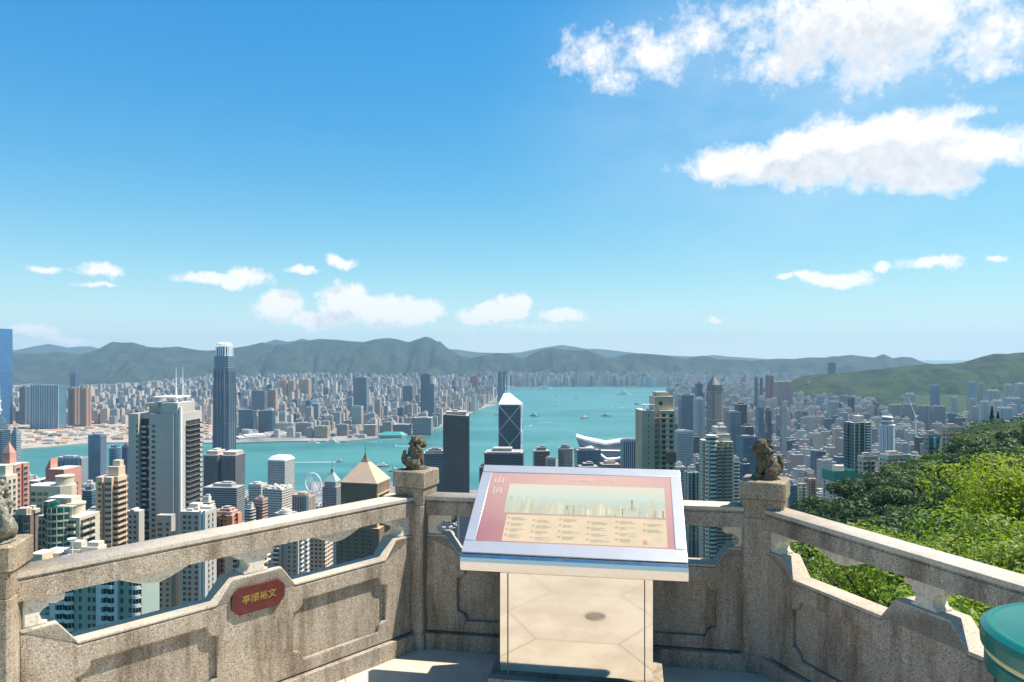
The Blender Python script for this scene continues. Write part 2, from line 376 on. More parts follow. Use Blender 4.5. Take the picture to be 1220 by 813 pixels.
# island ground: control heights over (photo column, distance); columns outside the frame continue them
TD = [4, 8, 20, 60, 150, 220, 300, 380, 450, 600, 900, 1300, 1700, 2400, 3200, 4200, 6000]
TT = [(-900, [395, 390, 380, 350, 300, 275, 250, 225, 200, 150, 70, 10, 5, -6, -6, -6, -6]),
      (300, [395, 390, 380, 350, 290, 255, 225, 190, 165, 115, 50, 8, 5, 3, -6, -6, -6]),
      (500, [395, 390, 380, 350, 290, 250, 215, 180, 155, 105, 45, 8, 5, 4, 4, -6, -6]),
      (700, [395, 390, 380, 350, 290, 250, 215, 180, 155, 105, 45, 10, 5, 4, 4, 4, 4]),
      (850, [395, 390, 380, 352, 296, 260, 225, 190, 165, 115, 60, 20, 8, 5, 4, 4, 4]),
      (930, [395, 390, 381, 355, 308, 298, 275, 235, 200, 150, 85, 40, 15, 8, 8, 20, 20]),
      (965, [395, 390, 382, 358, 325, 326, 322, 285, 240, 170, 95, 50, 25, 20, 25, 60, 60]),
      (1010, [395, 390, 382, 362, 336, 337, 335, 320, 285, 190, 100, 55, 35, 40, 60, 120, 100]),
      (1100, [395, 390, 383, 368, 346, 344, 342, 340, 328, 240, 130, 80, 60, 70, 100, 160, 100]),
      (1170, [395, 391, 384, 374, 356, 353, 352, 354, 352, 290, 170, 110, 90, 100, 130, 180, 100]),
      (1260, [395, 391, 386, 378, 362, 360, 358, 360, 360, 320, 210, 140, 110, 120, 150, 190, 100]),
      (1800, [396, 393, 390, 385, 378, 376, 374, 372, 370, 350, 280, 200, 160, 160, 180, 190, 100])]
def ground(x, y):
    y = max(y, 4.0); p = px_h(x, y)
    lo = TT[0]; hi = TT[-1]
    for a, b_ in zip(TT, TT[1:]):
        if a[0] <= p <= b_[0]: lo, hi = a, b_; break
    else:
        if p < TT[0][0]: hi = lo
        else: lo = hi
    t = 0 if hi is lo else (p - lo[0]) / (hi[0] - lo[0]); t = t * t * (3 - 2 * t)
    if y >= TD[-1]: return lo[1][-1]
    for k in range(len(TD) - 1):
        if y <= TD[k + 1]:
            s = (y - TD[k]) / (TD[k + 1] - TD[k])
            za = lo[1][k] + (lo[1][k + 1] - lo[1][k]) * s; zb = hi[1][k] + (hi[1][k + 1] - hi[1][k]) * s
            z = za + (zb - za) * t
            if z > 20: z += noise.fractal(Vector((x * .02, y * .02, 2)), 1.0, 2.0, 3) * min(6.0, y * .02)
            return z
def rng(a, b_, k): return [a + (b_ - a) * i / k for i in range(k + 1)]
gx = rng(-900, 300, 24)[:-1] + rng(300, 640, 34)[:-1] + rng(640, 880, 60)[:-1] + rng(880, 1300, 52)[:-1] + rng(1300, 1800, 10)
gd = [4 * (2250 ** (i / 120)) for i in range(121)]
vs, fs = [], []
for p in gx:
    for d in gd:
        x = (p - CX) * d / F; vs.append((x, d, ground(x, d)))
for i in range(len(gx) - 1):
    for k in range(len(gd) - 1):
        a = i * len(gd) + k; fs.append((a, a + len(gd), a + len(gd) + 1, a + 1))
# the shore of the island: cut land where the harbour lies
SHORE = [(-900, 1900), (60, 1900), (250, 1960), (340, 2000), (420, 2150), (480, 2150), (540, 1960), (600, 1990), (640, 2400), (665, 2640), (690, 2700), (745, 2800), (764, 2900), (778, 3100), (788, 4600), (797, 6400), (809, 7600), (818, 8400), (860, 8800)]
def landside(x, y): return y < lerp_tab(SHORE, px_h(x, y))
m_, n, b = newmat('island_ground')
g_ = n.new('ShaderNodeNewGeometry'); P_ = g_.outputs['Position']
wood = n.mix(n.ramp(n.noise(P_, .02, 7, .7), .35, .65), (.020, .040, .012), (.055, .085, .024))
town = n.mix(n.ramp(n.noise(P_, .02, 5, .7), .4, .6), (.16, .155, .15), (.30, .28, .26))
zz = n.xyz(P_)[2]
n.put(b.inputs['Base Color'], n.mix(n.ramp(n.m('ADD', zz, n.m('MULTIPLY', n.noise(P_, .01, 4, .6), 40.0)), 40, 60), town, wood))
n.put(b.inputs['Roughness'], .95); n.put(b.inputs['Specular IOR Level'], .1)
M_GROUND = m_
me = bpy.data.meshes.new('island_ground')
fs2 = [f for f in fs if landside(*vs[f[0]][:2]) or landside(*vs[f[2]][:2])]
me.from_pydata(vs, [], fs2); me.materials.append(M_GROUND)
me.polygons.foreach_set('use_smooth', [True] * len(me.polygons)); me.update()
tag(link('ground', me), kind='structure')

# Kowloon: low land whose shore follows the photograph's waterline
KSH = [(-250, 540), (-60, 538), (0, 537), (25, 536), (60, 533), (106, 529), (160, 528), (283, 529), (330, 527), (377, 526.5), (412, 527), (450, 523), (482, 518), (500, 514), (524, 511), (534, 505), (545, 498), (558, 494), (573, 488), (595, 481), (601, 474), (596, 468), (570, 464.5), (560, 462), (590, 461.5), (640, 461), (700, 460.6), (760, 460.2), (800, 459.5), (860, 458)]
front = [W(p, y, EZ * F / (y - HY)) for p, y in KSH]
m_, n, b = newmat('reclaimed_land'); g_ = n.new('ShaderNodeNewGeometry'); P_ = g_.outputs['Position']
c0 = n.mix(n.ramp(n.noise(P_, .004, 6, .7), .35, .65), (.17, .16, .15), (.34, .31, .27))
c0 = n.mix(n.ramp(n.noise(P_, .0022, 5, .65), .53, .62, 0, .85), c0, (.035, .06, .025))
yy = n.xyz(P_)
sand = n.m('MULTIPLY', n.m('LESS_THAN', yy[1], 4150.0), n.m('LESS_THAN', yy[0], -1430.0))
c1_ = n.mix(n.ramp(n.noise(P_, .012, 7, .75), .35, .65), (.30, .23, .17), (.48, .41, .33))
n.put(b.inputs['Base Color'], n.mix(sand, c0, c1_)); n.put(b.inputs['Roughness'], .95)
M_LAND = m_
bm = bmesh.new(); zt = 4.0
top = [bm.verts.new((v.x, v.y, zt)) for v in front]; bot = [bm.verts.new((v.x, v.y, -2)) for v in front]
bm.verts.ensure_lookup_table()
back = [bm.verts.new((7000, 13500, zt)), bm.verts.new((-11000, 13500, zt)), bm.verts.new((-11000, 3000, zt))]
bm.faces.new(top + back)
for i in range(len(top) - 1): bm.faces.new((bot[i], bot[i + 1], top[i + 1], top[i]))
bmesh.ops.triangulate(bm, faces=[f for f in bm.faces if len(f.verts) > 4])
me = bpy.data.meshes.new('peninsula_land'); bm.to_mesh(me); bm.free(); me.materials.append(M_LAND)
tag(link('peninsula_land', me), kind='structure')
# runway pier far across the water
q = MB()
a, b_ = W(697, 458, 398 * F / 37.2), W(764, 457.6, 398 * F / 37)
q.prism([(a.x, a.y - 60), (b_.x, a.y - 60), (b_.x, a.y + 60), (a.x, a.y + 60)], -2, 14)
tag(q.build('runway_pier', M_ROOFW), 'long white terminal on the old runway pier far across the harbour', 'terminal')

# haze: the damp air over the harbour
q = MB(); q.box(-17000, 17000, -600, 19800, -9, 880, bottom=True)
m_ = bpy.data.materials.new('haze_air'); m_.use_nodes = True; n = NT(m_.node_tree)
pv = n.new('ShaderNodeVolumePrincipled'); o_ = n.new('ShaderNodeOutputMaterial'); n.put(o_.inputs['Volume'], pv.outputs[0])
n.put(pv.inputs['Color'], (.54, .80, 1.0)); pv.inputs['Density'].default_value = 4.1e-5; pv.inputs['Anisotropy'].default_value = .1
hz = tag(q.build('haze', m_), kind='stuff')
# ------------------------------------------------------------------ the lookout terrace
ZF = EZ - 1.75
def stone(name, base, light, dark, sc_=1.0, bump=.35, stain=.55, dusty=.0):
    m_, n, b = newmat(name); tc = n.new('ShaderNodeTexCoord'); g_ = n.new('ShaderNodeNewGeometry'); P_ = g_.outputs['Position']
    vo = n.new('ShaderNodeTexVoronoi'); n.put(vo.inputs['Vector'], P_); n.put(vo.inputs['Scale'], 215 * sc_)
    r_, g2, b2 = n.xyz(vo.outputs['Color'])
    col = n.mix(n.ramp(r_, .72, .97, 0, .8), base, light); col = n.mix(n.ramp(g2, .70, .95, 0, .8), col, dark)
    fine = n.noise(P_, 420 * sc_, 3, .6); col = n.mix(n.ramp(fine, .3, .7, .0, .35), col, n.mix(1.0, col, (.55, .52, .48), 'MULTIPLY'))
    st = n.noise(n.v('MULTIPLY', P_, (7.5, 7.5, 1.1)), 1.0, 8, .70); col = n.mix(n.ramp(st, .47, .62, 0, stain), col, n.mix(1.0, col, (.40, .36, .31), 'MULTIPLY'))
    st3 = n.noise(P_, 1.7, 8, .68); col = n.mix(n.ramp(st3, .50, .64, 0, stain * .8), col, n.mix(1.0, col, (.62, .52, .38), 'MULTIPLY')); st2 = n.noise(P_, 2.3, 6, .6); col = n.mix(n.ramp(st2, .40, .62, 0, .45), col, n.mix(1.0, col, (1.2, 1.12, 1.0), 'MULTIPLY'))
    n.put(b.inputs['Base Color'], col); n.put(b.inputs['Roughness'], .85); n.put(b.inputs['Specular IOR Level'], .25)
    bp = n.new('ShaderNodeBump'); bp.inputs['Strength'].default_value = bump; bp.inputs['Distance'].default_value = .003
    n.put(bp.inputs['Height'], n.m('ADD', n.m('MULTIPLY', vo.outputs['Distance'], 1.0), n.m('MULTIPLY', fine, .6))); n.put(b.inputs['Normal'], bp.outputs[0])
    return m_
M_STONE = stone('aggregate_stone', (.42, .35, .27), (.66, .60, .51), (.16, .13, .10), 1.0, .35, .75)
M_CAPST = stone('weathered_cap_stone', (.36, .29, .21), (.55, .47, .36), (.13, .10, .065), .8, .3, .5)
M_BALW = stone('cream_cast_stone', (.72, .65, .54), (.78, .72, .62), (.50, .42, .32), .5, .12, .25)
M_LION = stone('lion_stone', (.15, .125, .085), (.30, .26, .19), (.05, .042, .03), .6, .6, .7)
M_LIONP = stone('grey_lion_stone', (.24, .235, .19), (.42, .41, .35), (.08, .08, .06), .6, .6, .6)
# floor: hexagonal slabs
m_, n, b = newmat('hexagon_paving'); g_ = n.new('ShaderNodeNewGeometry'); P_ = g_.outputs['Position']
S_ = .87; ca_, sa_ = math.cos(-.166), math.sin(-.166)
X_, Y_, _z = n.xyz(n.v('SUBTRACT', P_, (.08, 2.46, 0)))
lx_ = n.m('ADD', n.m('MULTIPLY', X_, ca_ / S_), n.m('MULTIPLY', Y_, sa_ / S_)); ly_ = n.m('ADD', n.m('MULTIPLY', X_, -sa_ / S_), n.m('MULTIPLY', Y_, ca_ / S_))
p2 = n.comb(n.m('ADD', ly_, 40.5), n.m('ADD', lx_, 40 * 1.7320508 + .8660254), 0.0)
def modv(v_): x, y, _ = n.xyz(v_); return n.comb(n.m('MODULO', x, 1.0), n.m('MODULO', y, 1.7320508))
a_ = n.v('SUBTRACT', modv(p2), (.5, .8660254, 0)); b2_ = n.v('SUBTRACT', modv(n.v('SUBTRACT', p2, (.5, .8660254, 0))), (.5, .8660254, 0))
def hexd(v_): av = n.v('ABSOLUTE', v_); return n.m('SUBTRACT', .5, n.m('MAXIMUM', n.v('DOT_PRODUCT', av, (.5, .8660254, 0)), n.xyz(av)[0]))
hd = n.m('MAXIMUM', hexd(a_), hexd(b2_))
joint = n.m('LESS_THAN', hd, .0045)
vo = n.new('ShaderNodeTexVoronoi'); n.put(vo.inputs['Vector'], P_); n.put(vo.inputs['Scale'], 170)
base_ = n.mix(n.ramp(n.xyz(vo.outputs['Color'])[0], .4, 1.0, 0, .5), (.60, .52, .41), (.72, .645, .53))
base_ = n.mix(n.ramp(n.noise(P_, 3.0, 7, .65), .42, .66, 0, .45), base_, n.mix(1.0, base_, (.55, .5, .45), 'MULTIPLY'))
n.put(b.inputs['Base Color'], n.mix(joint, base_, (.30, .23, .16))); n.put(b.inputs['Roughness'], .8)
bp = n.new('ShaderNodeBump'); bp.inputs['Strength'].default_value = .5; bp.inputs['Distance'].default_value = .004; n.put(bp.inputs['Height'], n.m('SUBTRACT', vo.outputs['Distance'], n.m('MULTIPLY', joint, 2.0))); n.put(b.inputs['Normal'], bp.outputs[0])
M_FLOOR = m_
def steel(name, col, rough, var=.06):
    m_, n, b = newmat(name); g_ = n.new('ShaderNodeNewGeometry'); P_ = g_.outputs['Position']
    s_ = n.noise(n.v('MULTIPLY', P_, (14, 14, 60)), 1.0, 6, .7); n.put(b.inputs['Base Color'], col); n.put(b.inputs['Metallic'], 1.0); n.put(b.inputs['Roughness'], n.ramp(s_, .3, .7, rough - var, rough + var))
    bp = n.new('ShaderNodeBump'); bp.inputs['Strength'].default_value = .02; bp.inputs['Distance'].default_value = .01; n.put(bp.inputs['Height'], n.noise(P_, 3.0, 3, .5)); n.put(b.inputs['Normal'], bp.outputs[0])
    return m_
M_STEEL = steel('brushed_steel', (.66, .62, .58), .26); M_MIRROR = steel('polished_steel', (.70, .65, .58), .055, .03)
M_JOINT = plain('dark_joint', (.20, .17, .13), .8)
PL, PR, PLL = Vector((-.58, 4.32)), Vector((1.41, 3.98)), Vector((-2.0, 2.75)); dR = Vector((.358, -.934)); PRR = PR + dR * 2.05
# slab and supporting wall
out = [PLL + Vector((-.75, -1.2)), PLL + Vector((-.2, .1)), PL + Vector((-.12, .22)), PR + Vector((.18, .18)), PRR + Vector((.22, 0)), PRR + Vector((-.2, -2.2)), Vector((1.2, -3.5)), Vector((-1.8, -3.5)), Vector((-2.9, -.5))]
q = MB(); q.prism([tuple(p) for p in out][::-1], ZF - .25, ZF, 0, 0, None, True); tag(q.build('terrace_floor', [M_FLOOR]), kind='structure')
q = MB(); c_ = sum(out, Vector((0, 0))) / len(out); q.prism([tuple(c_ + (p - c_) * .97) for p in out][::-1], ZF - 8, ZF - .252); tag(q.build('terrace_base', [M_STONE]), 'stone retaining base under the lookout terrace', 'retaining wall')

def curve_solid(name, splines, th, bevel, mat, M4, parent=None):
    """flat outline(s), holes included, extruded to a solid with rounded edges; drawn in x, y and carried by M4"""
    cu = bpy.data.curves.new(name, 'CURVE'); cu.dimensions = '2D'; cu.fill_mode = 'BOTH'; cu.extrude = th / 2 - bevel; cu.bevel_depth = bevel; cu.bevel_resolution = 2; cu.offset = -bevel
    for pts in splines:
        sp = cu.splines.new('POLY'); sp.points.add(len(pts) - 1); sp.use_cyclic_u = True
        for p_, c in zip(sp.points, pts): p_.co = (c[0], c[1], 0, 1)
    ob = bpy.data.objects.new(name + '_outline', cu); C.objects.link(ob); dg = bpy.context.evaluated_depsgraph_get(); me = bpy.data.meshes.new_from_object(ob.evaluated_get(dg)); bpy.data.objects.remove(ob); bpy.data.curves.remove(cu)
    me.name = name; me.transform(M4); me.materials.clear(); me.materials.append(mat); return link(name, me, parent)
def panel_outline(u0, u1, z0, z1, r=.055, k=6):
    pts = []
    for (cx, cz, a0) in ((u0, z0, 90), (u1, z0, 180), (u1, z1, 270), (u0, z1, 0)):     # concave quarter rounds in the corners
        for i in range(k + 1): t = R(a0 - 90 * i / k); pts.append((cx + r * math.cos(t), cz + r * math.sin(t)))
    return pts
STAND = Matrix(((1, 0, 0, 0), (0, 0, 1, 0), (0, 1, 0, 0), (0, 0, 0, 1)))     # outline x,y -> along the wall, up; thickness -> inward
HI, LO = .657, .558
def balustrade(label, A, Bp, inner_sign, plaque=False, cut=None):
    """one bay from pillar A to pillar Bp; local x along the bay, local y towards the terrace"""
    dv = (Bp - A); L = dv.length; ang = math.atan2(dv.y, dv.x); r_ = empty('balustrade', (A.x, A.y, ZF), ang, label, 'balustrade', 'stone balustrades of the terrace'); S = inner_sign; mid = L / 2
    e0, e1 = .075, L - .075
    top = [(e0, HI), (.20, HI), (.275, LO), (mid - .205, LO), (mid - .13, HI), (mid + .13, HI), (mid + .205, LO), (L - .275, LO), (L - .20, HI), (e1, HI)]
    M_core = Matrix.Translation((0, -.0125 * S, 0)) @ STAND
    curve_solid('wall_core', [[(e0, .0), (e1, .0)] + top[::-1]], .085, .006, M_STONE, M_core, r_)
    holes = [panel_outline(.27, mid - .20, .17, .475), panel_outline(mid + .20, L - .27, .17, .475)] if not cut else [panel_outline(.27, mid - .20, .17, .475)]
    curve_solid('wall_face', [[(e0, .1), (e1, .1)] + top[::-1]] + holes, .028, .008, M_STONE, Matrix.Translation((0, (.03 + .014) * S, 0)) @ STAND, r_)
    curve_solid('coping', [[(p[0], p[1] + .002) for p in top] + [(p[0] - (0), p[1] + .016) for p in top[::-1]]], .125, .005, M_BALC, Matrix.Translation((0, -.0025 * S, 0)) @ STAND, r_)
    q = MB(); q.box(e0, e1, min(.03 * S, .088 * S), max(.03 * S, .088 * S), 0, .095, 0, 0); o = q.build('base_course', [M_STONE], r_)
    # rail with a groove below its top
    prof = [(-.07, .79), (.07, .79), (.07, .866), (.063, .870), (.063, .879), (-.063, .879), (-.063, .870), (-.07, .866)]
    q = MB()
    for i in range(len(prof)):
        (y0, z0), (y1, z1) = prof[i], prof[(i + 1) % len(prof)]; q.face([(.06, y0, z0), (.06, y1, z1), (L - .06, y1, z1), (L - .06, y0, z0)][::-1])
    q.face([(.06, y, z) for y, z in prof]); q.face([(L - .06, y, z) for y, z in prof][::-1]); q.build('rail', [M_STONE], r_)
    curve_solid('rail_cap', [[(.06, .8792), (L - .06, .8792), (L - .06, .901), (.06, .901)]], .146, .004, M_CAPR, STAND, r_)
    z0, z1 = HI + .014, .792
    def vase(c):
        pts = [(-.062, z0), (.062, z0), (.062, z0 + .014), (.046, z0 + .020), (.040, z0 + .042)]; right = [(.046, z0 + .058), (.062, z0 + .070), (.058, z0 + .080), (.070, z0 + .082), (.092, z0 + .084), (.098, z1)]
        prof_ = pts[2:] + right; return [(-.062 + c, z0), (.062 + c, z0)] + [(x + c, z) for x, z in prof_] + [(-x + c, z) for x, z in prof_[::-1]]
    def half(c, sgn): pr = [(0, z0), (.085, z0), (.085, z0 + .014), (.066, z0 + .020), (.058, z0 + .045), (.070, z0 + .062), (.094, z0 + .070), (.088, z0 + .08), (.115, z0 + .074), (.145, z0 + .082), (.15, z1), (0, z1)]; return [(c + sgn * x, z) for x, z in pr]
    curve_solid('baluster', [vase(mid)], .095, .008, M_BALW, STAND, r_); curve_solid('baluster', [half(.085, 1)], .095, .008, M_BALW, STAND, r_); curve_solid('baluster', [half(L - .085, -1)], .095, .008, M_BALW, STAND, r_)
    for c in ((.15 + mid - .1) / 2 + .03, L - (.15 + mid - .1) / 2 - .03):
        bow = [(c - .19, .7925), (c + .19, .7925)] + [(c + .19 - .38 * i / 16, .7925 - .058 * math.sin(math.pi * i / 16) ** 1.6 - .002) for i in range(1, 16)]
        curve_solid('pendant', [bow], .085, .006, M_BALW, STAND, r_)
    return r_, L, ang
M_BALC = stone('pale_coping_stone', (.54, .47, .38), (.68, .61, .51), (.28, .22, .16), 1.1, .3, .3)
M_CAPR = stone('worn_pale_rail_top', (.58, .50, .41), (.70, .63, .54), (.36, .29, .22), 1.1, .25, .25)
bl, Ll, al = balustrade('left stone balustrade carrying the red plaque', PLL, PL, -1)
bc, Lc, ac = balustrade('stone balustrade behind the information board between two lion pillars', PL, PR, -1)
br, Lr, ar = balustrade('right stone balustrade running past the green bin', PR, PRR, -1)

def pillar(label, P, s, rz, h=1.05):
    r_ = empty('pillar', (P.x, P.y, ZF), rz, label, 'pillar', 'lion pillars of the terrace'); a = s / 2
    def blk(name, k0, k1, z0, z1, mat, ch=.012):
        q = MB(); a0, a1 = a * k0, a * k1; o = lambda a_: [(-a_ + ch, -a_), (a_ - ch, -a_), (a_, -a_ + ch), (a_, a_ - ch), (a_ - ch, a_), (-a_ + ch, a_), (-a_, a_ - ch), (-a_, -a_ + ch)]
        q.prism(o(a0), z0, z1 - .006, 0, 0, o(a1)); q.prism(o(a1), z1 - .006, z1, 0, 0, o(a1 - .006)); return q.build(name, [mat], r_)
    blk('shaft', .93, .91, 0, h - .20, M_STONE); blk('plinth', 1.0, 1.0, 0, .10, M_STONE); blk('neck', .89, .95, h - .20, h - .095, M_CAPST); blk('cap', 1.04, 1.03, h - .095, h, M_CAPST)
    return r_
pillar('pillar left of the information board with the upright lion', PL, .205, R(-22)); pillar('pillar right of the information board with the lion in profile', PR, .235, R(-27)); pillar('pillar cut by the left picture edge', PLL, .20, R(14), 1.025); pillar('pillar beyond the green bin at the end of the right balustrade', PRR, .22, R(20))

def lion(label, P, rz, H, mat, seed, zt=1.05):
    """seated guardian lion facing local +x"""
    rr = random.Random(seed); bm = bmesh.new()
    def ell(c, r, rot=0.0):
        M4 = Matrix.Translation(c) @ Matrix.Rotation(rot, 4, 'Y') @ Matrix.Diagonal((*r, 1)); bmesh.ops.create_icosphere(bm, subdivisions=2, radius=1, matrix=M4)
    ell((-.16, 0, .24), (.22, .24, .22)); ell((-.02, 0, .42), (.19, .20, .30), R(-12)); ell((.08, 0, .40), (.14, .17, .22))
    for s in (-1, 1):
        ell((-.10, s * .19, .17), (.17, .09, .16)); ell((.0, s * .20, .06), (.14, .07, .06)); ell((.13, s * .11, .22), (.06, .065, .22)); ell((.19, s * .11, .05), (.09, .07, .05))
        ell((.04, s * .19, .82), (.035, .05, .06)); ell((.19, s * .085, .80), (.05, .05, .035)); ell((.215, s * .085, .765), (.028, .03, .024))
    ell((.20, .16, .12), (.09, .09, .09))
    ell((.09, 0, .74), (.18, .18, .17)); ell((.22, 0, .68), (.10, .12, .075)); ell((.22, 0, .61), (.085, .10, .035)); ell((.29, 0, .715), (.04, .055, .035)); ell((.08, 0, .88), (.14, .13, .07))
    for i in range(70):     # curls of the mane
        t, z = rr.uniform(-2.4, 2.4), rr.uniform(.42, .92); k = .205 - max(0, z - .72) * .35 + (.03 if z < .6 else 0); c_ = (.02 - k * math.cos(t) * .95, k * math.sin(t), z)
        if abs(t) < 2.2: r0 = rr.uniform(.030, .046); ell(c_, (r0, r0, r0))
    for i in range(8): a = i / 7 * 2.2; ell((-.36 - .03 * math.sin(a * 2), 0, .20 + i * .045), (.055, .06, .05))
    ell((0, 0, .015), (.38, .29, .035))
    bmesh.ops.scale(bm, vec=(H, H, H), verts=bm.verts); me = bpy.data.meshes.new('lion_parts'); bm.to_mesh(me); bm.free()
    o = bpy.data.objects.new('lion_tmp', me); C.objects.link(o); md = o.modifiers.new('r', 'REMESH'); md.mode = 'VOXEL'; md.voxel_size = H * .017
    sm = o.modifiers.new('s', 'SMOOTH'); sm.iterations = 2; sm.factor = .5
    dg = bpy.context.evaluated_depsgraph_get(); m2 = bpy.data.meshes.new_from_object(o.evaluated_get(dg)); bpy.data.objects.remove(o)
    for v in m2.vertices: v.co += v.normal * noise.fractal(v.co * (60 / H * .2), 1.0, 2.0, 3) * H * .004
    m2.materials.clear(); m2.materials.append(mat); m2.polygons.foreach_set('use_smooth', [True] * len(m2.polygons))
    return tag(link('stone_lion', m2, None, (P.x, P.y, ZF + zt), rz), label, 'lion statue', 'stone lions on the terrace pillars')
lion('small weathered stone lion on the pillar left of the information board', PL, R(28), .215, M_LION, 3)
lion('stone lion in profile looking left on the pillar right of the board', PR, R(174), .235, M_LION, 4)
lion('greyish stone lion cut by the left picture edge', PLL + Vector((.0, 0)), R(150), .25, M_LIONP, 5, 1.025)

# red plaque with gilt characters on the left balustrade
def text_mesh(body, size, name, mat, parent, M4, th=.002, align='CENTER'):
    cu = bpy.data.curves.new(name, 'FONT'); cu.body = body; cu.size = size; cu.align_x = align; cu.align_y = 'CENTER'; cu.extrude = th
    ob = bpy.data.objects.new('tmp_text', cu); C.objects.link(ob); bpy.context.view_layer.update(); dg = bpy.context.evaluated_depsgraph_get(); me = bpy.data.meshes.new_from_object(ob.evaluated_get(dg)); bpy.data.objects.remove(ob); bpy.data.curves.remove(cu)
    me.name = name; me.transform(M4); me.materials.clear(); me.materials.append(mat); return link(name, me, parent)
pq = empty('name_plaque', (PLL.x, PLL.y, ZF), al, 'red eight-sided name plaque with gold characters on the left balustrade', 'plaque')
w2, h2, ch = .138, .066, .036; cz = .560; cx_ = Ll / 2
M_PLQ = plain('red_lacquer', (.095, .016, .011), .55, 0, .3, 30); M_GOLD = plain('gold_leaf', (.40, .26, .06), .5, .2, .1, 20)
curve_solid('plaque_board', [[(cx_ - w2 + ch, cz - h2), (cx_ + w2 - ch, cz - h2), (cx_ + w2, cz - h2 + ch), (cx_ + w2, cz + h2 - ch), (cx_ + w2 - ch, cz + h2), (cx_ - w2 + ch, cz + h2), (cx_ - w2, cz + h2 - ch), (cx_ - w2, cz - h2 + ch)]], .016, .003, M_PLQ, Matrix.Translation((0, -.0665, 0)) @ STAND, pq)
text_mesh('亭順裕文', .045, 'lettering', M_GOLD, pq, Matrix.Translation((cx_, -.0752, cz)) @ Matrix.Rotation(R(90), 4, 'X'), .0015)

# information board on its mirror-polished pedestal
be = Vector((.986, -.165, 0)).normalized(); ba = math.atan2(be.y, be.x)
ib = empty('information_board', (.285, 3.40, ZF), ba, 'tilted steel information board with a faded pink panorama on a mirror-polished pedestal', 'information board')
TL = math.atan2(.338, .558); BW = 1.08; BLn = .652; zb = .775
q = MB(); pr_ = [(0, 0), (.558, .338), (.574, .325), (.578, .30), (.56, .262), (.02, -.085), (-.002, -.088), (-.016, -.080), (-.024, -.062), (-.026, -.036), (-.022, -.016), (-.012, -.004)]
pr_ = [(y, z + zb) for y, z in pr_]; n_ = len(pr_)
for i in range(n_):
    (y0, z0), (y1, z1) = pr_[i], pr_[(i + 1) % n_]; q.face([(-BW / 2, y0, z0), (-BW / 2, y1, z1), (BW / 2, y1, z1), (BW / 2, y0, z0)])
q.face([(-BW / 2, y, z) for y, z in pr_][::-1]); q.face([(BW / 2, y, z) for y, z in pr_]); q.build('steel_case', [M_STEEL], ib)
BT = Matrix.Translation((0, 0, zb)) @ Matrix.Rotation(TL, 4, 'X')            # board plane: x along, y up the slope
def plate(name, x0, x1, y0, y1, z0, z1, mat, parent, bev=.004):
    return curve_solid(name, [[(x0, y0), (x1, y0), (x1, y1), (x0, y1)]], z1 - z0, min(bev, (z1 - z0) / 2.2), mat, BT @ Matrix.Translation((0, 0, (z0 + z1) / 2)), parent)
hw = BW / 2; bs, bt, bb = .056, .062, .075
M_FRAME = plain('satin_frame_steel', (.46, .455, .46), .42, .45, .05, 9)
for (x0, x1, y0, y1) in ((-hw, hw, -.004, bb), (-hw, hw, BLn - bt, BLn), (-hw, -hw + bs, bb, BLn - bt), (hw - bs, hw, bb, BLn - bt)): plate('frame', x0, x1, y0, y1, .0002, .009, M_FRAME, ib)
px0, px1, py0, py1 = -hw + bs, hw - bs, bb, BLn - bt; PWd, PHt = px1 - px0, py1 - py0
m_, n, b = newmat('faded_pink_print'); tc = n.new('ShaderNodeTexCoord'); ox, oy, oz = n.xyz(tc.outputs['Object'])
cl = n.noise(tc.outputs['Object'], 5, 4, .6)
mg = n.mix(n.ramp(n.m('ADD', ox, n.m('MULTIPLY', cl, .25)), -.40, .05), (.30, .125, .13), (.47, .27, .21)); mg = n.mix(n.ramp(ox, .30, .50), mg, (.42, .20, .18)); mg = n.mix(n.ramp(oz, .86, 1.04, 0, .55), mg, (.54, .35, .28))
n.put(b.inputs['Base Color'], mg); n.put(b.inputs['Roughness'], .16); n.put(b.inputs['Specular IOR Level'], .5); M_PRINT = m_
pn = plate('panel', px0 - .002, px1 + .002, py0 - .002, py1 + .002, .0012, .006, M_PRINT, ib, .0005)
def pq_(u0, u1, v0, v1, lift): return (px0 + PWd * u0, px0 + PWd * u1, py1 - PHt * v1, py1 - PHt * v0, lift)
def sheet(name, rects, lift, mats, parent, mi=None):
    q = MB()
    for k, (u0, u1, v0, v1) in enumerate(rects):
        x0, x1, y0, y1, z = pq_(u0, u1, v0, v1, lift); q.face([BT @ Vector(p) for p in ((x0, y0, z), (x1, y0, z), (x1, y1, z), (x0, y1, z))], [(u0, v1), (u1, v1), (u1, v0), (u0, v0)], mi[k] if mi else 0)
    return q.build(name, mats, parent)
gl = lambda nm, c, v_=.1: plain(nm, c, .18, 0, v_, 14)
m_, n, b = newmat('faded_panorama_print'); uvn = n.new('ShaderNodeUVMap'); uvn.uv_map = 'UVMap'; ux, uy, _ = n.xyz(uvn.outputs[0])
far_ = n.noise(n.comb(n.m('MULTIPLY', ux, 26.0), n.m('MULTIPLY', uy, 9.0)), 1.0, 6, .7)
c_ = n.mix(n.ramp(uy, .17, .36), (.50, .45, .32), (.42, .44, .34)); c_ = n.mix(n.ramp(n.m('ADD', uy, n.m('MULTIPLY', far_, .12)), .40, .46), c_, (.38, .41, .32)); c_ = n.mix(n.ramp(n.m('ADD', uy, n.m('MULTIPLY', far_, .2)), .52, .60), c_, (.42, .36, .23))
n.put(b.inputs['Base Color'], c_); n.put(b.inputs['Roughness'], .18); M_PANO = m_
pc = sheet('picture', [(.115, .965, .17, .605)], .0066, [M_PANO], pn)
rr = random.Random(77); sk = []; mi = []
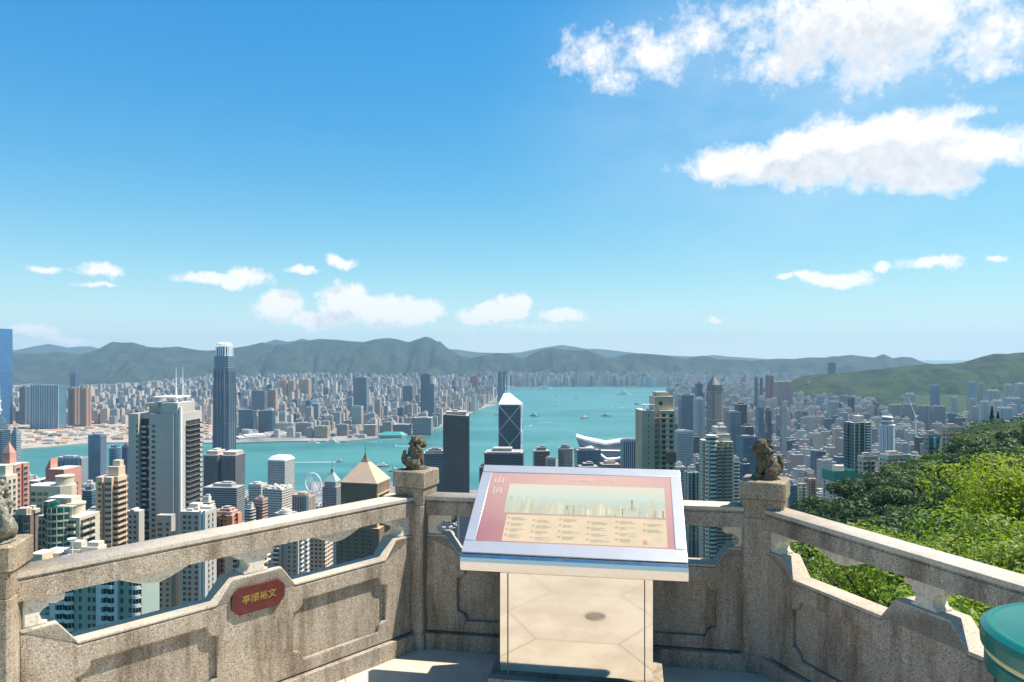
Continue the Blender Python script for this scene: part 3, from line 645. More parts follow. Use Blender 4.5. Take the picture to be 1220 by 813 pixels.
for i in range(120):
    u = rr.uniform(.12, .955); w = rr.uniform(.006, .018); t = rr.choice([.36, .40, .42, .46]) if rr.random() < .3 else rr.uniform(.45, .55); sk.append((u, min(u + w, .963), t, .6)); mi.append(rr.randrange(4))
    if abs(u - .5) < .16 and t < .42: sk[-1] = (u, u + w, .46, .6)
q = sheet('printed_skyline', sk, .0066, [gl('print_ochre', (.43, .39, .26)), gl('print_sand', (.48, .43, .29)), gl('print_grey', (.36, .37, .28)), gl('print_olive', (.38, .37, .26))], pn, mi)
for k, f in enumerate(q.data.polygons):
    for vi in f.vertices: q.data.vertices[vi].co += BT.to_3x3() @ Vector((0, 0, -.0000 + .000002 * (k + 1)))
sheet('text_block', [(.135, .965, .625, .985)], .0066, [gl('print_cream', (.52, .40, .25), .06)], pn)
ln = []; bu = []
for ci, u in enumerate((.165, .30, .44, .585, .73, .87)):
    for ri in range(4 if ci != 5 else 2):
        v = .665 + ri * .078 + (.02 if ci % 2 else 0)
        ln += [(u, u + rr.uniform(.05, .085), v, v + .009), (u, u + rr.uniform(.03, .10), v + .017, v + .023), (u, u + rr.uniform(.03, .09), v + .031, v + .036)]; bu.append((u - .022, u - .008, v - .004, v + .016))
bu.append((.845, .868, .90, .955)); sheet('small_print', ln + bu, .0071, [gl('print_faded_ink', (.38, .30, .20)), gl('print_rose', (.48, .24, .17))], pn, [0] * len(ln) + [1] * len(bu))
M_PW = gl('print_pale', (.62, .45, .37))
text_mesh('The Peak ピーク', .042, 'title_lettering', M_PW, pn, BT @ Matrix.Translation((px0 + PWd * .56, py1 - PHt * .085, .0069)), .0002)
for k, ch_ in enumerate('山頂'): text_mesh(ch_, .062, 'title_lettering', M_PW, pn, BT @ Matrix.Translation((px0 + PWd * .052, py1 - PHt * (.12 + .17 * k), .0069)), .0002)
# pedestal
q = MB(); q.box(-.385, .385, .205, .62, .10, .80, 0, 0); q.build('pedestal', [M_MIRROR], ib)
for x in (-.345, .345): q = MB(); q.box(x - .003, x + .003, .2025, .2045, .10, .80); q.build('seam', [M_JOINT], ib)
q = MB(); q.box(-.44, .44, .15, .68, 0, .10, 0, 0); o = q.build('base_slab', [M_STONE], ib)
# floor drain, seen mirrored in the pedestal
fd = empty('floor_drain', (.17, 2.45, ZF + .002), 0, 'round floor drain grating mirrored in the polished pedestal', 'drain'); q = MB(); q.lathe([(.068, 0), (.068, .004), (.058, .004)], 28); q.build('drain_rim', [M_JOINT], fd)
q = MB()
for i in range(7): x = -.05 + i * .0167; l = math.sqrt(max(0, .056 ** 2 - x * x)); q.box(x - .004, x + .004, -l, l, .0005, .0035)
q.build('grating', [plain('cast_iron', (.06, .045, .035), .7)], fd); q = MB(); q.lathe([(.057, .0002), (.057, .0004)], 28); q.build('drain_pit', [M_DARK], fd)

# green-lidded bin
bn = empty('waste_bin', (1.745, 2.05, ZF - .0), 0, 'black round litter bin with a green domed lid and cream band beside the right balustrade', 'bin')
M_GL = plain('green_bin_plastic', (.004, .135, .105), .3, 0, .10, 6); M_BK = plain('black_bin_plastic', (.018, .02, .022), .45, 0, .3, 8)
q = MB(); q.lathe([(.25, 0), (.285, .03), (.30, .70), (.30, .80)], 56); q.build('body', [M_BK], bn, smooth=False)
q = MB(); q.lathe([(.315, .78), (.325, .79), (.325, .83), (.318, .838)], 56); q.lathe([(.322, .856), (.335, .862), (.338, .895), (.334, .915), (.318, .925), (.31, .927), (.30, .925), (.20, .938), (.08, .945), (.01, .946)], 64); q.build('lid', [M_GL], bn, smooth=True)
q = MB(); q.lathe([(.322, .8385), (.325, .841), (.325, .853), (.322, .8555)], 56); q.build('band', [plain('cream_band', (.62, .50, .24), .5)], bn)
# ------------------------------------------------------------------ city
HERO = []          # (short reference phrase, photo column, row of its middle, px width)
FOOT = []          # occupied footprints (x, y, radius)
class B:
    """one building: an Empty at its base that parents its parts; local front face looks along -y"""
    def __init__(s, name, label, pxl, pxr, ytop, d, rot=0.0, ratio=1.0, base=None, cat='skyscraper', ref=None, group=None, sink=3.0):
        s.rot = R(rot); cr, sr = math.cos(s.rot), math.sin(s.rot); w = (pxr - pxl) * d / F * .8; cx = ((pxl + pxr) / 2 - CX) * d / F
        for _ in range(14):
            ps = []
            for a, b_ in ((-1, -1), (1, -1), (1, 1), (-1, 1)):
                lx, ly = a * w / 2, b_ * w * ratio / 2
                ps.append(CX + F * (cx + lx * cr - ly * sr) / (d + lx * sr + ly * cr))
            w *= (pxr - pxl) / (max(ps) - min(ps)); cx += ((pxl + pxr) / 2 - (max(ps) + min(ps)) / 2) * d / F
        s.w, s.dp, s.x, s.y = w, w * ratio, cx, d
        s.z0 = (ground(cx, d) if base is None else base) - sink
        s.zt = EZ - (ytop - HY) * d / F; s.h = s.zt - s.z0
        s.root = empty(name, (cx, d, s.z0), s.rot, label, cat, group)
        s.px, s.py = (pxl + pxr) / 2, (ytop + min(620, pix(cx, d, s.z0)[1])) / 2
        if ref: HERO.append((ref, s.px, s.py, pxr - pxl))
        FOOT.append((cx, d, max(w, s.dp) * .62 + 6))
        s.nwin = 0; s.extra = None
    def rect(s, k=1.0, dx=0.0, dy=0.0, kd=None):
        a, b_ = s.w / 2 * k, s.dp / 2 * (kd or k); return [(-a + dx, -b_ + dy), (a + dx, -b_ + dy), (a + dx, b_ + dy), (-a + dx, b_ + dy)]
    def part(s, name, mb, mats, col=None, smooth=False, parent=None):
        o = mb.build(name, mats, parent or s.root, smooth=smooth)
        if col:
            k_ = 1.0 if max(col) < .2 or col[2] > col[0] * 1.15 else .12           # walls lean warm, glass keeps its colour
            o.color = (col[0] * (1 + k_ if k_ < 1 else 1), col[1] * (1.02 if k_ < 1 else 1), col[2] * (.86 if k_ < 1 else 1), 1)
        return o
    def plan(s, kind):
        a, b_ = s.w / 2, s.dp / 2
        if kind == 'notch':     # recesses in the middle of each side
            n_, t = .10 * s.w, .10 * s.w; m_, u_ = .10 * s.dp, .10 * s.dp
            return [(-a, -b_), (-n_, -b_), (-n_, -b_ + t), (n_, -b_ + t), (n_, -b_), (a, -b_), (a, -m_), (a - u_, -m_), (a - u_, m_), (a, m_), (a, b_), (n_, b_), (n_, b_ - t), (-n_, b_ - t), (-n_, b_), (-a, b_), (-a, m_), (-a + u_, m_), (-a + u_, -m_), (-a, -m_)]
        if kind == 'cross':
            c, e = .26 * s.w, .26 * s.dp
            return [(-a + c, -b_), (a - c, -b_), (a - c, -b_ + e), (a, -b_ + e), (a, b_ - e), (a - c, b_ - e), (a - c, b_), (-a + c, b_), (-a + c, b_ - e), (-a, b_ - e), (-a, -b_ + e), (-a + c, -b_ + e)]
        if kind == 'chamfer':
            c = .16 * s.w; return [(-a + c, -b_), (a - c, -b_), (a, -b_ + c), (a, b_ - c), (a - c, b_), (-a + c, b_), (-a, b_ - c), (-a, -b_ + c)]
        if kind == 'comb':      # slab with vertical projections on the long faces
            k = max(2, int(s.w / 9)); p = []; st = s.w / (2 * k)
            for i in range(k):
                x0 = -a + 2 * i * st; p += [(x0, -b_), (x0 + st * 1.3, -b_), (x0 + st * 1.3, -b_ + 2.2), (x0 + 2 * st, -b_ + 2.2)]
            p[-1] = (a, -b_ + 2.2); return p + [(a, b_), (-a, b_)]
        if kind == 'round': return [(a * math.cos(t * math.pi / 16 - math.pi / 2), b_ * math.sin(t * math.pi / 16 - math.pi / 2)) for t in range(32)]
        return s.rect()
    def simple(s, style, col, plan='box', roof='plant', crown=.0, rng_=None, podium=False, roofmat=None, sname='tower_shaft'):
        r = rng_ or random; q = MB(); rm = roofmat or M_ROOF
        hr = s.h - crown; q.prism(s.plan(plan), 0, hr)
        FLR = {'ribbon': 3.6, 'balcony': 3.0, 'grid': 3.5, 'punched': 3.0, 'dense': 2.9}
        if style in FLR and s.y < 2300:                                  # ledges at every floor
            fl_ = FLR[style]; pl_ = s.plan(plan); kx, ky = 1 + .8 / s.w, 1 + .8 / s.dp; z = max(fl_, hr - 130.0 // fl_ * fl_); z = math.ceil(z / fl_) * fl_
            while z < hr - 1.5: q.prism([(x * kx, y * ky) for x, y in pl_], z - .12, z + .38, 2, 2, None, True); z += fl_
        s.shaft = s.part(sname, q, [FA[style] if isinstance(style, str) else style, rm, M_TINT], col)
        if podium:
            q = MB(); a = s.w / 2 * 1.35; q.box(-a, a, -s.dp / 2 * 1.3, s.dp / 2 * 1.3, 0, 22); s.part('podium', q, [FA['ribbon'], rm], col)
        if roof == 'plant':
            q = MB(); k = .62; q.prism(s.rect(k * .9, 0, s.dp * .04), hr, hr + max(crown, min(7, s.h * .05)) * .7)
            q.prism(s.rect(.30, s.w * .08, s.dp * .1), hr, hr + max(crown, min(7, s.h * .05)))
            s.part('roof_plant', q, [M_TINT, rm], col)
        elif roof == 'twin':
            q = MB()
            for e in (-1, 1): q.prism(s.rect(.26, e * s.w * .24, 0), hr, hr + max(5, crown))
            s.part('roof_plant', q, [M_TINT, rm], col)
        elif roof == 'parapet':
            q = MB(); a, b_ = s.w / 2 + .15, s.dp / 2 + .15
            for (x0, x1, y0, y1) in ((-a, a, -b_, -b_ + .5), (-a, a, b_ - .5, b_), (-a, -a + .5, -b_ + .5, b_ - .5), (a - .5, a, -b_ + .5, b_ - .5)): q.box(x0, x1, y0, y1, hr - 1.5, hr + 1.6)
            s.part('parapet', q, [M_TINT, rm], col)
            q = MB(); q.prism(s.rect(.45, -s.w * .1, s.dp * .1), hr, hr + 3.6); q.prism(s.rect(.18, s.w * .25, 0), hr, hr + 2.6)
            s.part('roof_plant', q, [M_TINT, rm], col)
        elif roof == 'steps':
            q = MB(); z = hr
            for k, dz in ((.8, crown * .4), (.55, crown * .35), (.3, crown * .25)): q.prism(s.rect(k), z, z + dz); z += dz
            s.part('stepped_crown', q, [FA[style] if isinstance(style, str) else style, rm], col)
        elif roof == 'cyl':
            q = MB(); a = min(s.w, s.dp) / 2; q.lathe([(a * .8, hr), (a * .8, hr + crown * .6), (a * .6, hr + crown * .6), (a * .55, hr + crown)], 24, 0); s.part('roof_drum', q, [M_TINT], col)
        s.hr = hr
        return s
    # --- windows and balconies of the nearer buildings
    def face_xf(s, face, u, z, hw=None, hd=None):
        a, b_ = (hw or s.w / 2), (hd or s.dp / 2)
        if face == 'F': return (u, -b_, z), 0.0
        if face == 'R': return (a, u, z), math.pi / 2
        if face == 'L': return (-a, -u, z), -math.pi / 2
    def grid(s, name, mesh, face, us, zs, limit=100, hw=None, hd=None):
        """copies of one mesh over a face: up to the limit as parts, the rest as one part"""
        cnt = sum(1 for c in s.root.children if c.name.split('.')[0] == name)
        for z in zs:
            for u in us:
                loc, rz = s.face_xf(face, u, z, hw, hd)
                if cnt < limit: link(name, mesh, s.root, loc, rz); cnt += 1
                else:
                    if s.extra is None: s.extra = {}
                    s.extra.setdefault((name, mesh.name), (mesh, []))[1].append((loc, rz))
        return s
    def finish(s):
        if not s.extra: return
        by = {}
        for (nm, _), (me, lst) in s.extra.items(): by.setdefault(nm, []).append((me, lst))
        for nm, items in by.items():
            bm = bmesh.new(); mats = []
            for me, lst in items:
                for (loc, rz) in lst:
                    t = me.copy(); t.transform(Matrix.Translation(loc) @ Matrix.Rotation(rz, 4, 'Z'))
                    off = len(mats)
                    for m_ in me.materials:
                        if m_ not in mats: mats.append(m_)
                    idx = [mats.index(m_) for m_ in me.materials]
                    for p in t.polygons: p.material_index = idx[p.material_index]
                    bm.from_mesh(t); bpy.data.meshes.remove(t)
            out = bpy.data.meshes.new(nm); bm.to_mesh(out); bm.free()
            for m_ in mats: out.materials.append(m_)
            tag(link(nm, out, s.root), kind='stuff')
WM = {}
M_SILL = plain('concrete_sill', (.48, .46, .43), .8)
def win_mesh(w, h, sill=True, mat=None):
    k = ('w', w, h, sill, mat.name if mat else '')
    if k not in WM:
        q = MB(); q.box(-w / 2, w / 2, -.04, .02, -h / 2, h / 2, 0, 0)
        for x in (-w / 2, 0.0, w / 2): q.box(x - .05, x + .05, -.08, .02, -h / 2, h / 2, 1, 1)
        if sill: q.box(-w / 2 - .1, w / 2 + .1, -.28, .02, -h / 2 - .14, -h / 2, 2, 2)
        WM[k] = q.mesh('window', [mat or M_GLASS, M_METAL, M_SILL])
    return WM[k]
def balc_mesh(w, d, mat, h=1.05, open_h=2.1, round_=False, glass=None):
    k = ('b', w, d, mat.name, h, open_h, round_)
    if k not in WM:
        q = MB(); q.box(-w / 2 + .15, w / 2 - .15, -.05, .03, .1, open_h, 1, 1)
        for i in range(1, 3): x = -w / 2 + w * i / 3; q.box(x - .05, x + .05, -.1, .02, .1, open_h, 0, 0)
        if round_:
            arc = [(-w / 2 + w * i / 8, -d * math.sin(math.pi * (.12 + .76 * i / 8))) for i in range(9)]
            q.prism([(-w / 2, 0)] + arc + [(w / 2, 0)], -.22, 0, 0, 0, None, True); 
            for a, b_ in zip(arc, arc[1:]): q.prism([a, b_, (b_[0] * .96, b_[1] + .16), (a[0] * .96, a[1] + .16)], 0, h, 2 if glass else 0, 0)
        else:
            q.box(-w / 2, w / 2, -d, 0, -.22, 0, 0, 0, True); q.box(-w / 2, w / 2, -d, -d + .15, 0, h, 2 if glass else 0, 0)
            for e in (-1, 1): q.box(e * (w / 2 - .08) - .08, e * (w / 2 - .08) + .08, -d + .16, 0, 0, h, 0, 0)
        WM[k] = q.mesh('balcony', [mat, M_DARK, glass or mat])
    return WM[k]
def floors(z1, z0, st=3.0):
    r = []; z = z1
    while z > z0: r.append(z); z -= st
    return r
def clutter(s, z, n=8, k=.8, col=(.6, .57, .52), seed=1, name='roof_plant'):
    r = random.Random(seed); q = MB()
    for i in range(n):
        x, y = r.uniform(-.5, .5) * s.w * k, r.uniform(-.5, .5) * s.dp * k; a, b_ = r.uniform(.8, 3.2), r.uniform(.8, 3.0)
        q.box(x - a, x + a, y - b_, y + b_, z, z + r.uniform(1.0, 3.6))
    for i in range(n // 3):
        x, y = r.uniform(-.45, .45) * s.w * k, r.uniform(-.45, .45) * s.dp * k; q.lathe([(1.1, z), (1.1, z + 2.2), (.9, z + 2.4)], 12, 0, (x, y))
    return s.part(name, q, [M_TINT, M_ROOFL], col)

# ---- nearest towers on the left
M_GREYW = plain('grey_tower_render', (.50, .455, .40), .8, 0, .10, .06)
M_PEACH = plain('peach_render', (.68, .47, .31), .8, 0, .12, .08)
M_PINK = plain('pink_render', (.56, .27, .20), .8, 0, .12, .08)
M_PALEG = plain('pale_green_render', (.36, .43, .37), .8, 0, .14, .06)
M_TAN = plain('tan_render', (.60, .43, .28), .8, 0, .12, .08)
M_BROWN = plain('brown_stone', (.22, .145, .085), .7, 0, .2, .08)

s = B('apartment_tower', 'tall slim white apartment tower with dark balcony stacks and two roof masts', 153, 241, 491, 430, -4, .95, cat='tower', ref='the white twin-masted tower')
w, dp, h = s.w, s.dp, s.h
q = MB(); a, b_ = w / 2, dp / 2
q.prism([(-a, -b_), (-a + .20 * w, -b_), (-a + .20 * w, -b_ + 3.2), (-a + .42 * w, -b_ + 3.2), (-a + .42 * w, -b_), (a - .09 * w, -b_), (a - .09 * w, -b_ + 1.2), (a, -b_ + 1.2), (a, b_), (-a, b_)], 0, h)
s.part('tower_shaft', q, [M_GREYW, M_ROOF])
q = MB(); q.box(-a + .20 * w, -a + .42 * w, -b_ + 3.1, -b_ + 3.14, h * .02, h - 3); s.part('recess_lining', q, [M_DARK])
q = MB()
q.box(-a + .3 * w, a - .1 * w, -b_ + 6, b_ - 4, h, h + 4); q.box(a - .36 * w, a - .02 * w, -b_ + .8, b_ - 8, h, h + 6.4); q.box(-a + .28 * w, -a + .55 * w, -b_ + 3, b_ - 9, h + 4, h + 6)
s.part('roof_plant', q, [M_GREYW, M_ROOFL])
q = MB(); q.box(-a + .40 * w, a - .10 * w, -b_ + 3.5, b_ - 8, h + 9, h + 9.7, bottom=True)
for x in (-a + .44 * w, a - .14 * w): q.box(x - .5, x + .5, -b_ + 6, -b_ + 7, h + 4.1, h + 9)
s.part('roof_canopy', q, [M_WHITE])
for x in (a - .30 * w, a - .16 * w):
    q = MB(); q.tube([(x, 0, h + 5), (x, 0, h + 15), (x, 0, h + 27)], [.45, .35, .12], 8); s.part('mast', q, [M_STEELW])
zs = floors(h - 7, 6, 3.05)
s.grid('window', win_mesh(2.2, 1.5), 'F', [-a + .51 * w], zs, 100)
s.grid('window', win_mesh(1.2, 1.5, False), 'F', [-a + .175 * w], zs, 100)
bm_ = balc_mesh(2.6, 1.3, M_GREYW, 1.0)
s.grid('balcony', bm_, 'F', [-a + .27 * w], [z - 1 for z in zs], 100, hd=b_ - 3.25)
s.grid('balcony', balc_mesh(1.5, 1.3, M_GREYW, 1.0), 'F', [-a + .37 * w], [z - 1 for z in zs[::2]], 100, hd=b_ - 3.25)
s.grid('balcony', balc_mesh(dp * .60, 1.9, M_GREYW, .75, 2.7, False, M_GLASS), 'R', [b_ * .22], [z - .5 for z in zs], 190)
q = MB(); q.box(a - .055, a + .05, -b_ + .24 * dp - 3, -b_ + .24 * dp - 2.2, 0, h); q.box(a - .05, a + 1.1, -b_ + 1.3, -b_ + 3.0, 0, h + 4)
s.part('fin', q, [M_WHITE]); s.finish()

s = B('apartment_block', 'pale grey block with paired square windows right below the masted white tower', 214, 258, 607, 395, -6, .8, cat='apartment block', ref='the pale square-windowed block')
q = MB(); q.prism(s.rect(), 0, s.h); s.part('tower_shaft', q, [M_GREYW, M_ROOFL]); a, b_ = s.w / 2, s.dp / 2
zs = floors(s.h - 3, 40, 3.0); s.grid('window', win_mesh(1.7, 1.6), 'F', [-a * .62, -a * .22, a * .3], zs)
s.grid('window', win_mesh(1.4, 1.6), 'R', [-b_ * .4, b_ * .3], zs)
q = MB(); q.box(a * .55, a * .72, -b_ - .5, -b_ - .003, 0, s.h + .8); q.box(a * .86, a + .4, -b_ - .6, -b_ - .003, 0, s.h + .8); s.part('fin', q, [M_WHITE])
clutter(s, s.h, 5, .7, (.55, .53, .5), 4); s.finish()

s = B('apartment_block', 'low grey wing with dark corner windows at the foot of the masted tower', 150, 172, 608, 405, -4, .7, cat='apartment block')
q = MB(); q.prism(s.rect(), 0, s.h); s.part('tower_shaft', q, [M_GREYW, M_ROOFL]); a, b_ = s.w / 2, s.dp / 2
zs = floors(s.h - 3, 60, 3.0); s.grid('window', win_mesh(1.5, 1.3), 'F', [-a * .35, a * .4], zs); clutter(s, s.h, 1, .3, (.5, .5, .5), 9); s.finish()
s = B('apartment_block', 'grey wing with wide dark windows and a roof slot before the masted tower', 186, 209, 615, 396, -4, .5, cat='apartment block')
q = MB(); q.prism(s.rect(), 0, s.h); s.part('tower_shaft', q, [M_GREYW, M_ROOFL]); a, b_ = s.w / 2, s.dp / 2
zs = floors(s.h - 4, 60, 3.0); s.grid('window', win_mesh(2.6, 1.5), 'F', [-a * .5], zs); s.grid('window', win_mesh(1.5, 1.5), 'F', [a * .5], zs)
q = MB(); q.box(-a, a, -b_ - .05, b_, s.h - .2, s.h + .9); s.part('parapet', q, [M_GREYW, M_ROOF]); s.finish()

s = B('apartment_tower', 'salmon pink tower with red window columns between grey blocks', 254, 288, 603, 480, -8, .9, cat='tower', ref='the salmon pink tower')
s.simple(FA['balcony'], (.60, .27, .17), 'notch', 'steps', 5); a, b_ = s.w / 2, s.dp / 2
M_RED = plain('red_panels', (.30, .055, .045), .7, 0, .1, .2)
q = MB(); q.box(-a * .85, -a * .3, -b_ - .25, -b_ - .003, 0, s.hr - 2); s.part('window_column', q, [M_RED])
s.grid('window', win_mesh(1.5, 1.5, False), 'F', [-a * .72, -a * .44], floors(s.hr - 4, 60, 3.0), hd=b_ + .25); s.finish()

s = B('apartment_tower', 'peach tower with a roof garden and stacked loggias beside the white tower', 114, 151, 567, 375, -4, .9, cat='tower', ref='the peach roof-garden tower')
a, b_ = s.w / 2, s.dp / 2; q = MB()
q.prism([(-a, -b_), (-a * .35, -b_), (-a * .35, -b_ + 1.6), (-a * .05, -b_ + 1.6), (-a * .05, -b_), (a * .62, -b_), (a * .62, -b_ + 2), (a, -b_ + 2), (a, b_), (-a, b_)], 0, s.h)
s.part('tower_shaft', q, [M_PEACH, M_ROOFL])
q = MB(); q.box(-a * .2, a * .9, -b_ * .3, b_ * .9, s.h, s.h + 5); q.box(a * .1, a * .8, b_ * .1, b_ * .8, s.h + 5, s.h + 8); s.part('roof_plant', q, [M_PEACH, M_ROOFL])
zs = floors(s.h - 3.4, 60, 3.0)
s.grid('window', win_mesh(1.6, 1.4, True, M_DARK), 'F', [-a * .6, a * .12, a * .44], zs)
s.grid('balcony', balc_mesh(3.0, 1.1, M_PEACH, .9), 'F', [a * .8], [z - 1.2 for z in zs], 100, hd=b_ - 2.04)
s.grid('balcony', balc_mesh(4.6, .9, M_PEACH, .9), 'R', [-b_ * .3, b_ * .45], [z - 1.2 for z in zs], 100)
s.finish(); PEACH = s

s = B('apartment_tower', 'cream tower with a curved teal glass front and roof pergola', 42, 119, 597, 330, -6, .62, cat='tower', ref='the curved teal-glass tower')
a, b_ = s.w / 2, s.dp / 2; q = MB(); q.prism([(-a, -b_), (a, -b_), (a, b_), (-a, b_)], 0, s.h - 6); q.box(-a * .9, a * .2, -b_ * .1, b_ * .9, s.h - 6, s.h + 1.5)
s.part('tower_shaft', q, [M_CREAM, M_ROOFL])
arc = [(a * (-.46 + 1.0 * i / 10), -b_ - 4.2 * math.sin(math.pi * (.08 + .84 * i / 10))) for i in range(11)]
for z in floors(s.h - 3.4, 60, 3.2):
    q = MB(); q.prism([(arc[0][0], -b_ - .003)] + arc + [(arc[-1][0], -b_ - .003)], z, z + 2.35, 0, 0, None, True); o = s.part('glass_bay', q, [M_TEAL])
    q = MB(); ar2 = [(x * 1.01, y - .25) for x, y in arc]; q.prism([(ar2[0][0], -b_ - .006)] + ar2 + [(ar2[-1][0], -b_ - .006)], z - .8, z - .004, 0, 0, None, True)
    for i in range(1, 10, 2): q.box(arc[i][0] - .12, arc[i][0] + .12, arc[i][1] - .22, arc[i][1] - .02, z, z + 2.35)
    s.part('balcony', q, [M_CREAM], parent=None)
q = MB(); q.box(-a * .42, -a * .18, -b_ - 2.6, -b_ + 2, s.h - 6, s.h + 1.6); q.lathe([(3.2, s.h - 6), (3.2, s.h + .8)], 20, 0, (-a * .3, -b_ + 1)); s.part('glass_turret', q, [M_TEAL, M_ROOFL])
q = MB()
for i in range(15): x = -a * .1 + i * a * .055; q.box(x - .12, x + .12, -b_ - .5, -b_ + 3, s.h - 1.2, s.h - .8); q.box(x - .14, x + .14, -b_ - .3, -b_ - .05, s.h - 6, s.h - 1.2)
s.part('pergola', q, [M_CREAM])
q = MB(); q.lathe([(a * .34, s.h - 6), (a * .34, s.h - 1.5), (a * .37, s.h - 1.5), (a * .37, s.h - .8)], 28, 0, (a * .28, b_ * .2)); s.part('penthouse_drum', q, [M_CREAM, M_ROOFL])
zs = floors(s.h - 9.5, 60, 3.2)
s.grid('balcony', balc_mesh(a * .34, 1.6, M_CREAM, .9), 'F', [a * .68], zs, 200); s.grid('window', win_mesh(a * .22, 1.7, True, M_TEAL), 'F', [-a * .84, -a * .56], [z + 1.2 for z in zs], 100)
s.grid('balcony', balc_mesh(dp * .2, 1.3, M_CREAM, .9), 'R', [-b_ * .5, b_ * .1], zs, 200); s.finish()

s = B('apartment_tower', 'cream roofed penthouse block with curved walls rising behind the teal-glass tower', 30, 97, 577, 365, -4, .5, cat='tower')
a, b_ = s.w / 2, s.dp / 2; q = MB(); q.prism(s.plan('chamfer'), 0, s.h); s.part('tower_shaft', q, [M_CREAM, M_ROOFL])
q = MB(); q.lathe([(b_ * .75, s.h), (b_ * .75, s.h + 4), (b_ * .8, s.h + 4), (b_ * .8, s.h + 4.6)], 24, 0, (a * .55, 0)); s.part('penthouse_drum', q, [M_CREAM, M_ROOFL])
s.grid('window', win_mesh(2.4, 1.6, True, M_TEAL), 'F', [-a * .6, -a * .3, 0], floors(s.h - 4, 80, 3.1)); s.finish()

s = B('apartment_tower', 'dark brown shaded tower behind the left stone lion', 14, 46, 612, 315, 4, .8, cat='tower')
a, b_ = s.w / 2, s.dp / 2; q = MB(); q.prism(s.plan('notch'), 0, s.h); s.part('tower_shaft', q, [plain('mauve_brown_render', (.20, .14, .12), .8, 0, .15, .1), M_ROOF])
s.grid('balcony', balc_mesh(3.2, 1.2, M_TEAL, .9), 'F', [-a * .62], [z for z in floors(s.h - 4, 60, 3.1)]); s.grid('window', win_mesh(2.0, 1.5, True, M_TEAL), 'F', [a * .55], floors(s.h - 3, 60, 3.1)); clutter(s, s.h, 4, .6, (.5, .42, .35), 2); s.finish()

s = B('apartment_tower', 'cream gabled tower at the left edge beside the pink flats', -14, 21, 566, 350, -3, .8, cat='tower')
a, b_ = s.w / 2, s.dp / 2; q = MB(); q.prism(s.rect(), 0, s.h); q.prism(s.rect(.7), s.h, s.h + 5); s.part('tower_shaft', q, [M_CREAM, M_ROOFL])
s.grid('window', win_mesh(1.6, 1.5), 'F', [-a * .4, a * .1, a * .6], floors(s.h - 3, 60, 3.0)); s.grid('window', win_mesh(1.5, 1.5), 'R', [-b_ * .4, b_ * .4], floors(s.h - 3, 60, 3.0)); s.finish()

s = B('apartment_tower', 'pink tower with a peaked roof turret at the left edge', -6, 35, 552, 400, -10, .8, cat='tower', ref='the pink turreted tower')
a, b_ = s.w / 2, s.dp / 2; q = MB(); q.prism(s.plan('notch'), 0, s.h); s.part('tower_shaft', q, [M_PINK, M_ROOFL])
q = MB(); q.prism(s.rect(.42, -a * .35), s.h, s.h + 6); q.prism(s.rect(.42, -a * .35), s.h + 6, s.h + 12, 0, 0, [(-a * .35, 0)] * 4); s.part('turret', q, [M_PINK])
zs = floors(s.h - 3, 60, 3.0); s.grid('window', win_mesh(1.8, 1.5), 'F', [-a * .7, -a * .38, a * .38, a * .7], zs); s.grid('window', win_mesh(2.4, 1.5), 'R', [-b_ * .5, b_ * .5], zs); s.finish()

s = B('apartment_block', 'broad pink block of flats with stepped roof behind the cream penthouse', 33, 97, 563, 425, -8, .7, cat='apartment block', ref='the broad pink flats')
a, b_ = s.w / 2, s.dp / 2; q = MB(); q.prism(s.plan('comb'), 0, s.h - 4); q.box(a * .1, a, -b_ * .8, b_, s.h - 4, s.h + 3); s.part('tower_shaft', q, [M_PINK, M_ROOFL])
q = MB(); q.prism([(-a * .2, -b_ * .6), (a * .1, -b_ * .6), (a * .1, b_ * .1), (-a * .2, b_ * .1)], s.h - 4, [s.h + 3, s.h + 9, s.h + 9, s.h + 3]); s.part('sloped_turret', q, [M_PINK, M_PINK])
zs = floors(s.h - 7, 60, 3.0); s.grid('window', win_mesh(2.0, 1.5), 'F', [-a + 2.2 + i * s.w / max(2, int(s.w / 9)) for i in range(max(2, int(s.w / 9)))], zs); s.grid('window', win_mesh(1.8, 1.5), 'R', [-b_ * .5, 0, b_ * .5], zs); s.finish()

s = B('apartment_block', 'pale green slab below the left rail with white round balconies and a cluttered roof', 41, 190, 668, 238, -6, .26, cat='apartment block', ref='the pale green balconied slab')
a, b_ = s.w / 2, s.dp / 2; q = MB(); q.prism(s.rect(), 0, s.h); s.part('tower_shaft', q, [M_PALEG, M_ROOFL])
q = MB(); q.box(-a, a, -b_ - .2, -b_ + .3, s.h, s.h + 1.4); q.box(a - .3, a + .2, -b_ + .31, b_, s.h, s.h + 1.4); q.box(-a, a - .31, b_ - .4, b_, s.h, s.h + 1.4); s.part('parapet', q, [M_WHITE, M_WHITE])
for k, x in enumerate((-a * .45, -a * .12)):
    q = MB(); q.box(x - 3, x + 3, -b_ * .2, b_ * .7, s.h, s.h + 3.6 + k); q.box(x - 1.5, x + 2.5, 0, b_ * .6, s.h + 3.6 + k, s.h + 6); s.part('stair_head', q, [M_CREAM, M_ROOFL])
clutter(s, s.h, 22, .9, (.58, .50, .39), 12)
q = MB(); q.lathe([(.05, s.h + 6.0), (1.3, s.h + 6.9), (1.55, s.h + 7.6)], 18, 0, (-a * .42, -b_ * .3), False); q.tube([(-a * .42, -b_ * .3, s.h), (-a * .42, -b_ * .3, s.h + 6.1)], .15); s.part('dish_antenna', q, [M_WHITE])
zs = floors(s.h - 2.6, 30, 2.9); U = lambda p: -a + s.w * (p - 41) / 155.0
s.grid('window', win_mesh(1.1, 1.6, False), 'F', [U(47), U(60)], zs, 100); s.grid('window', win_mesh(1.0, 1.6, False), 'F', [U(108), U(121), U(128), U(168), U(180)], zs, 100)
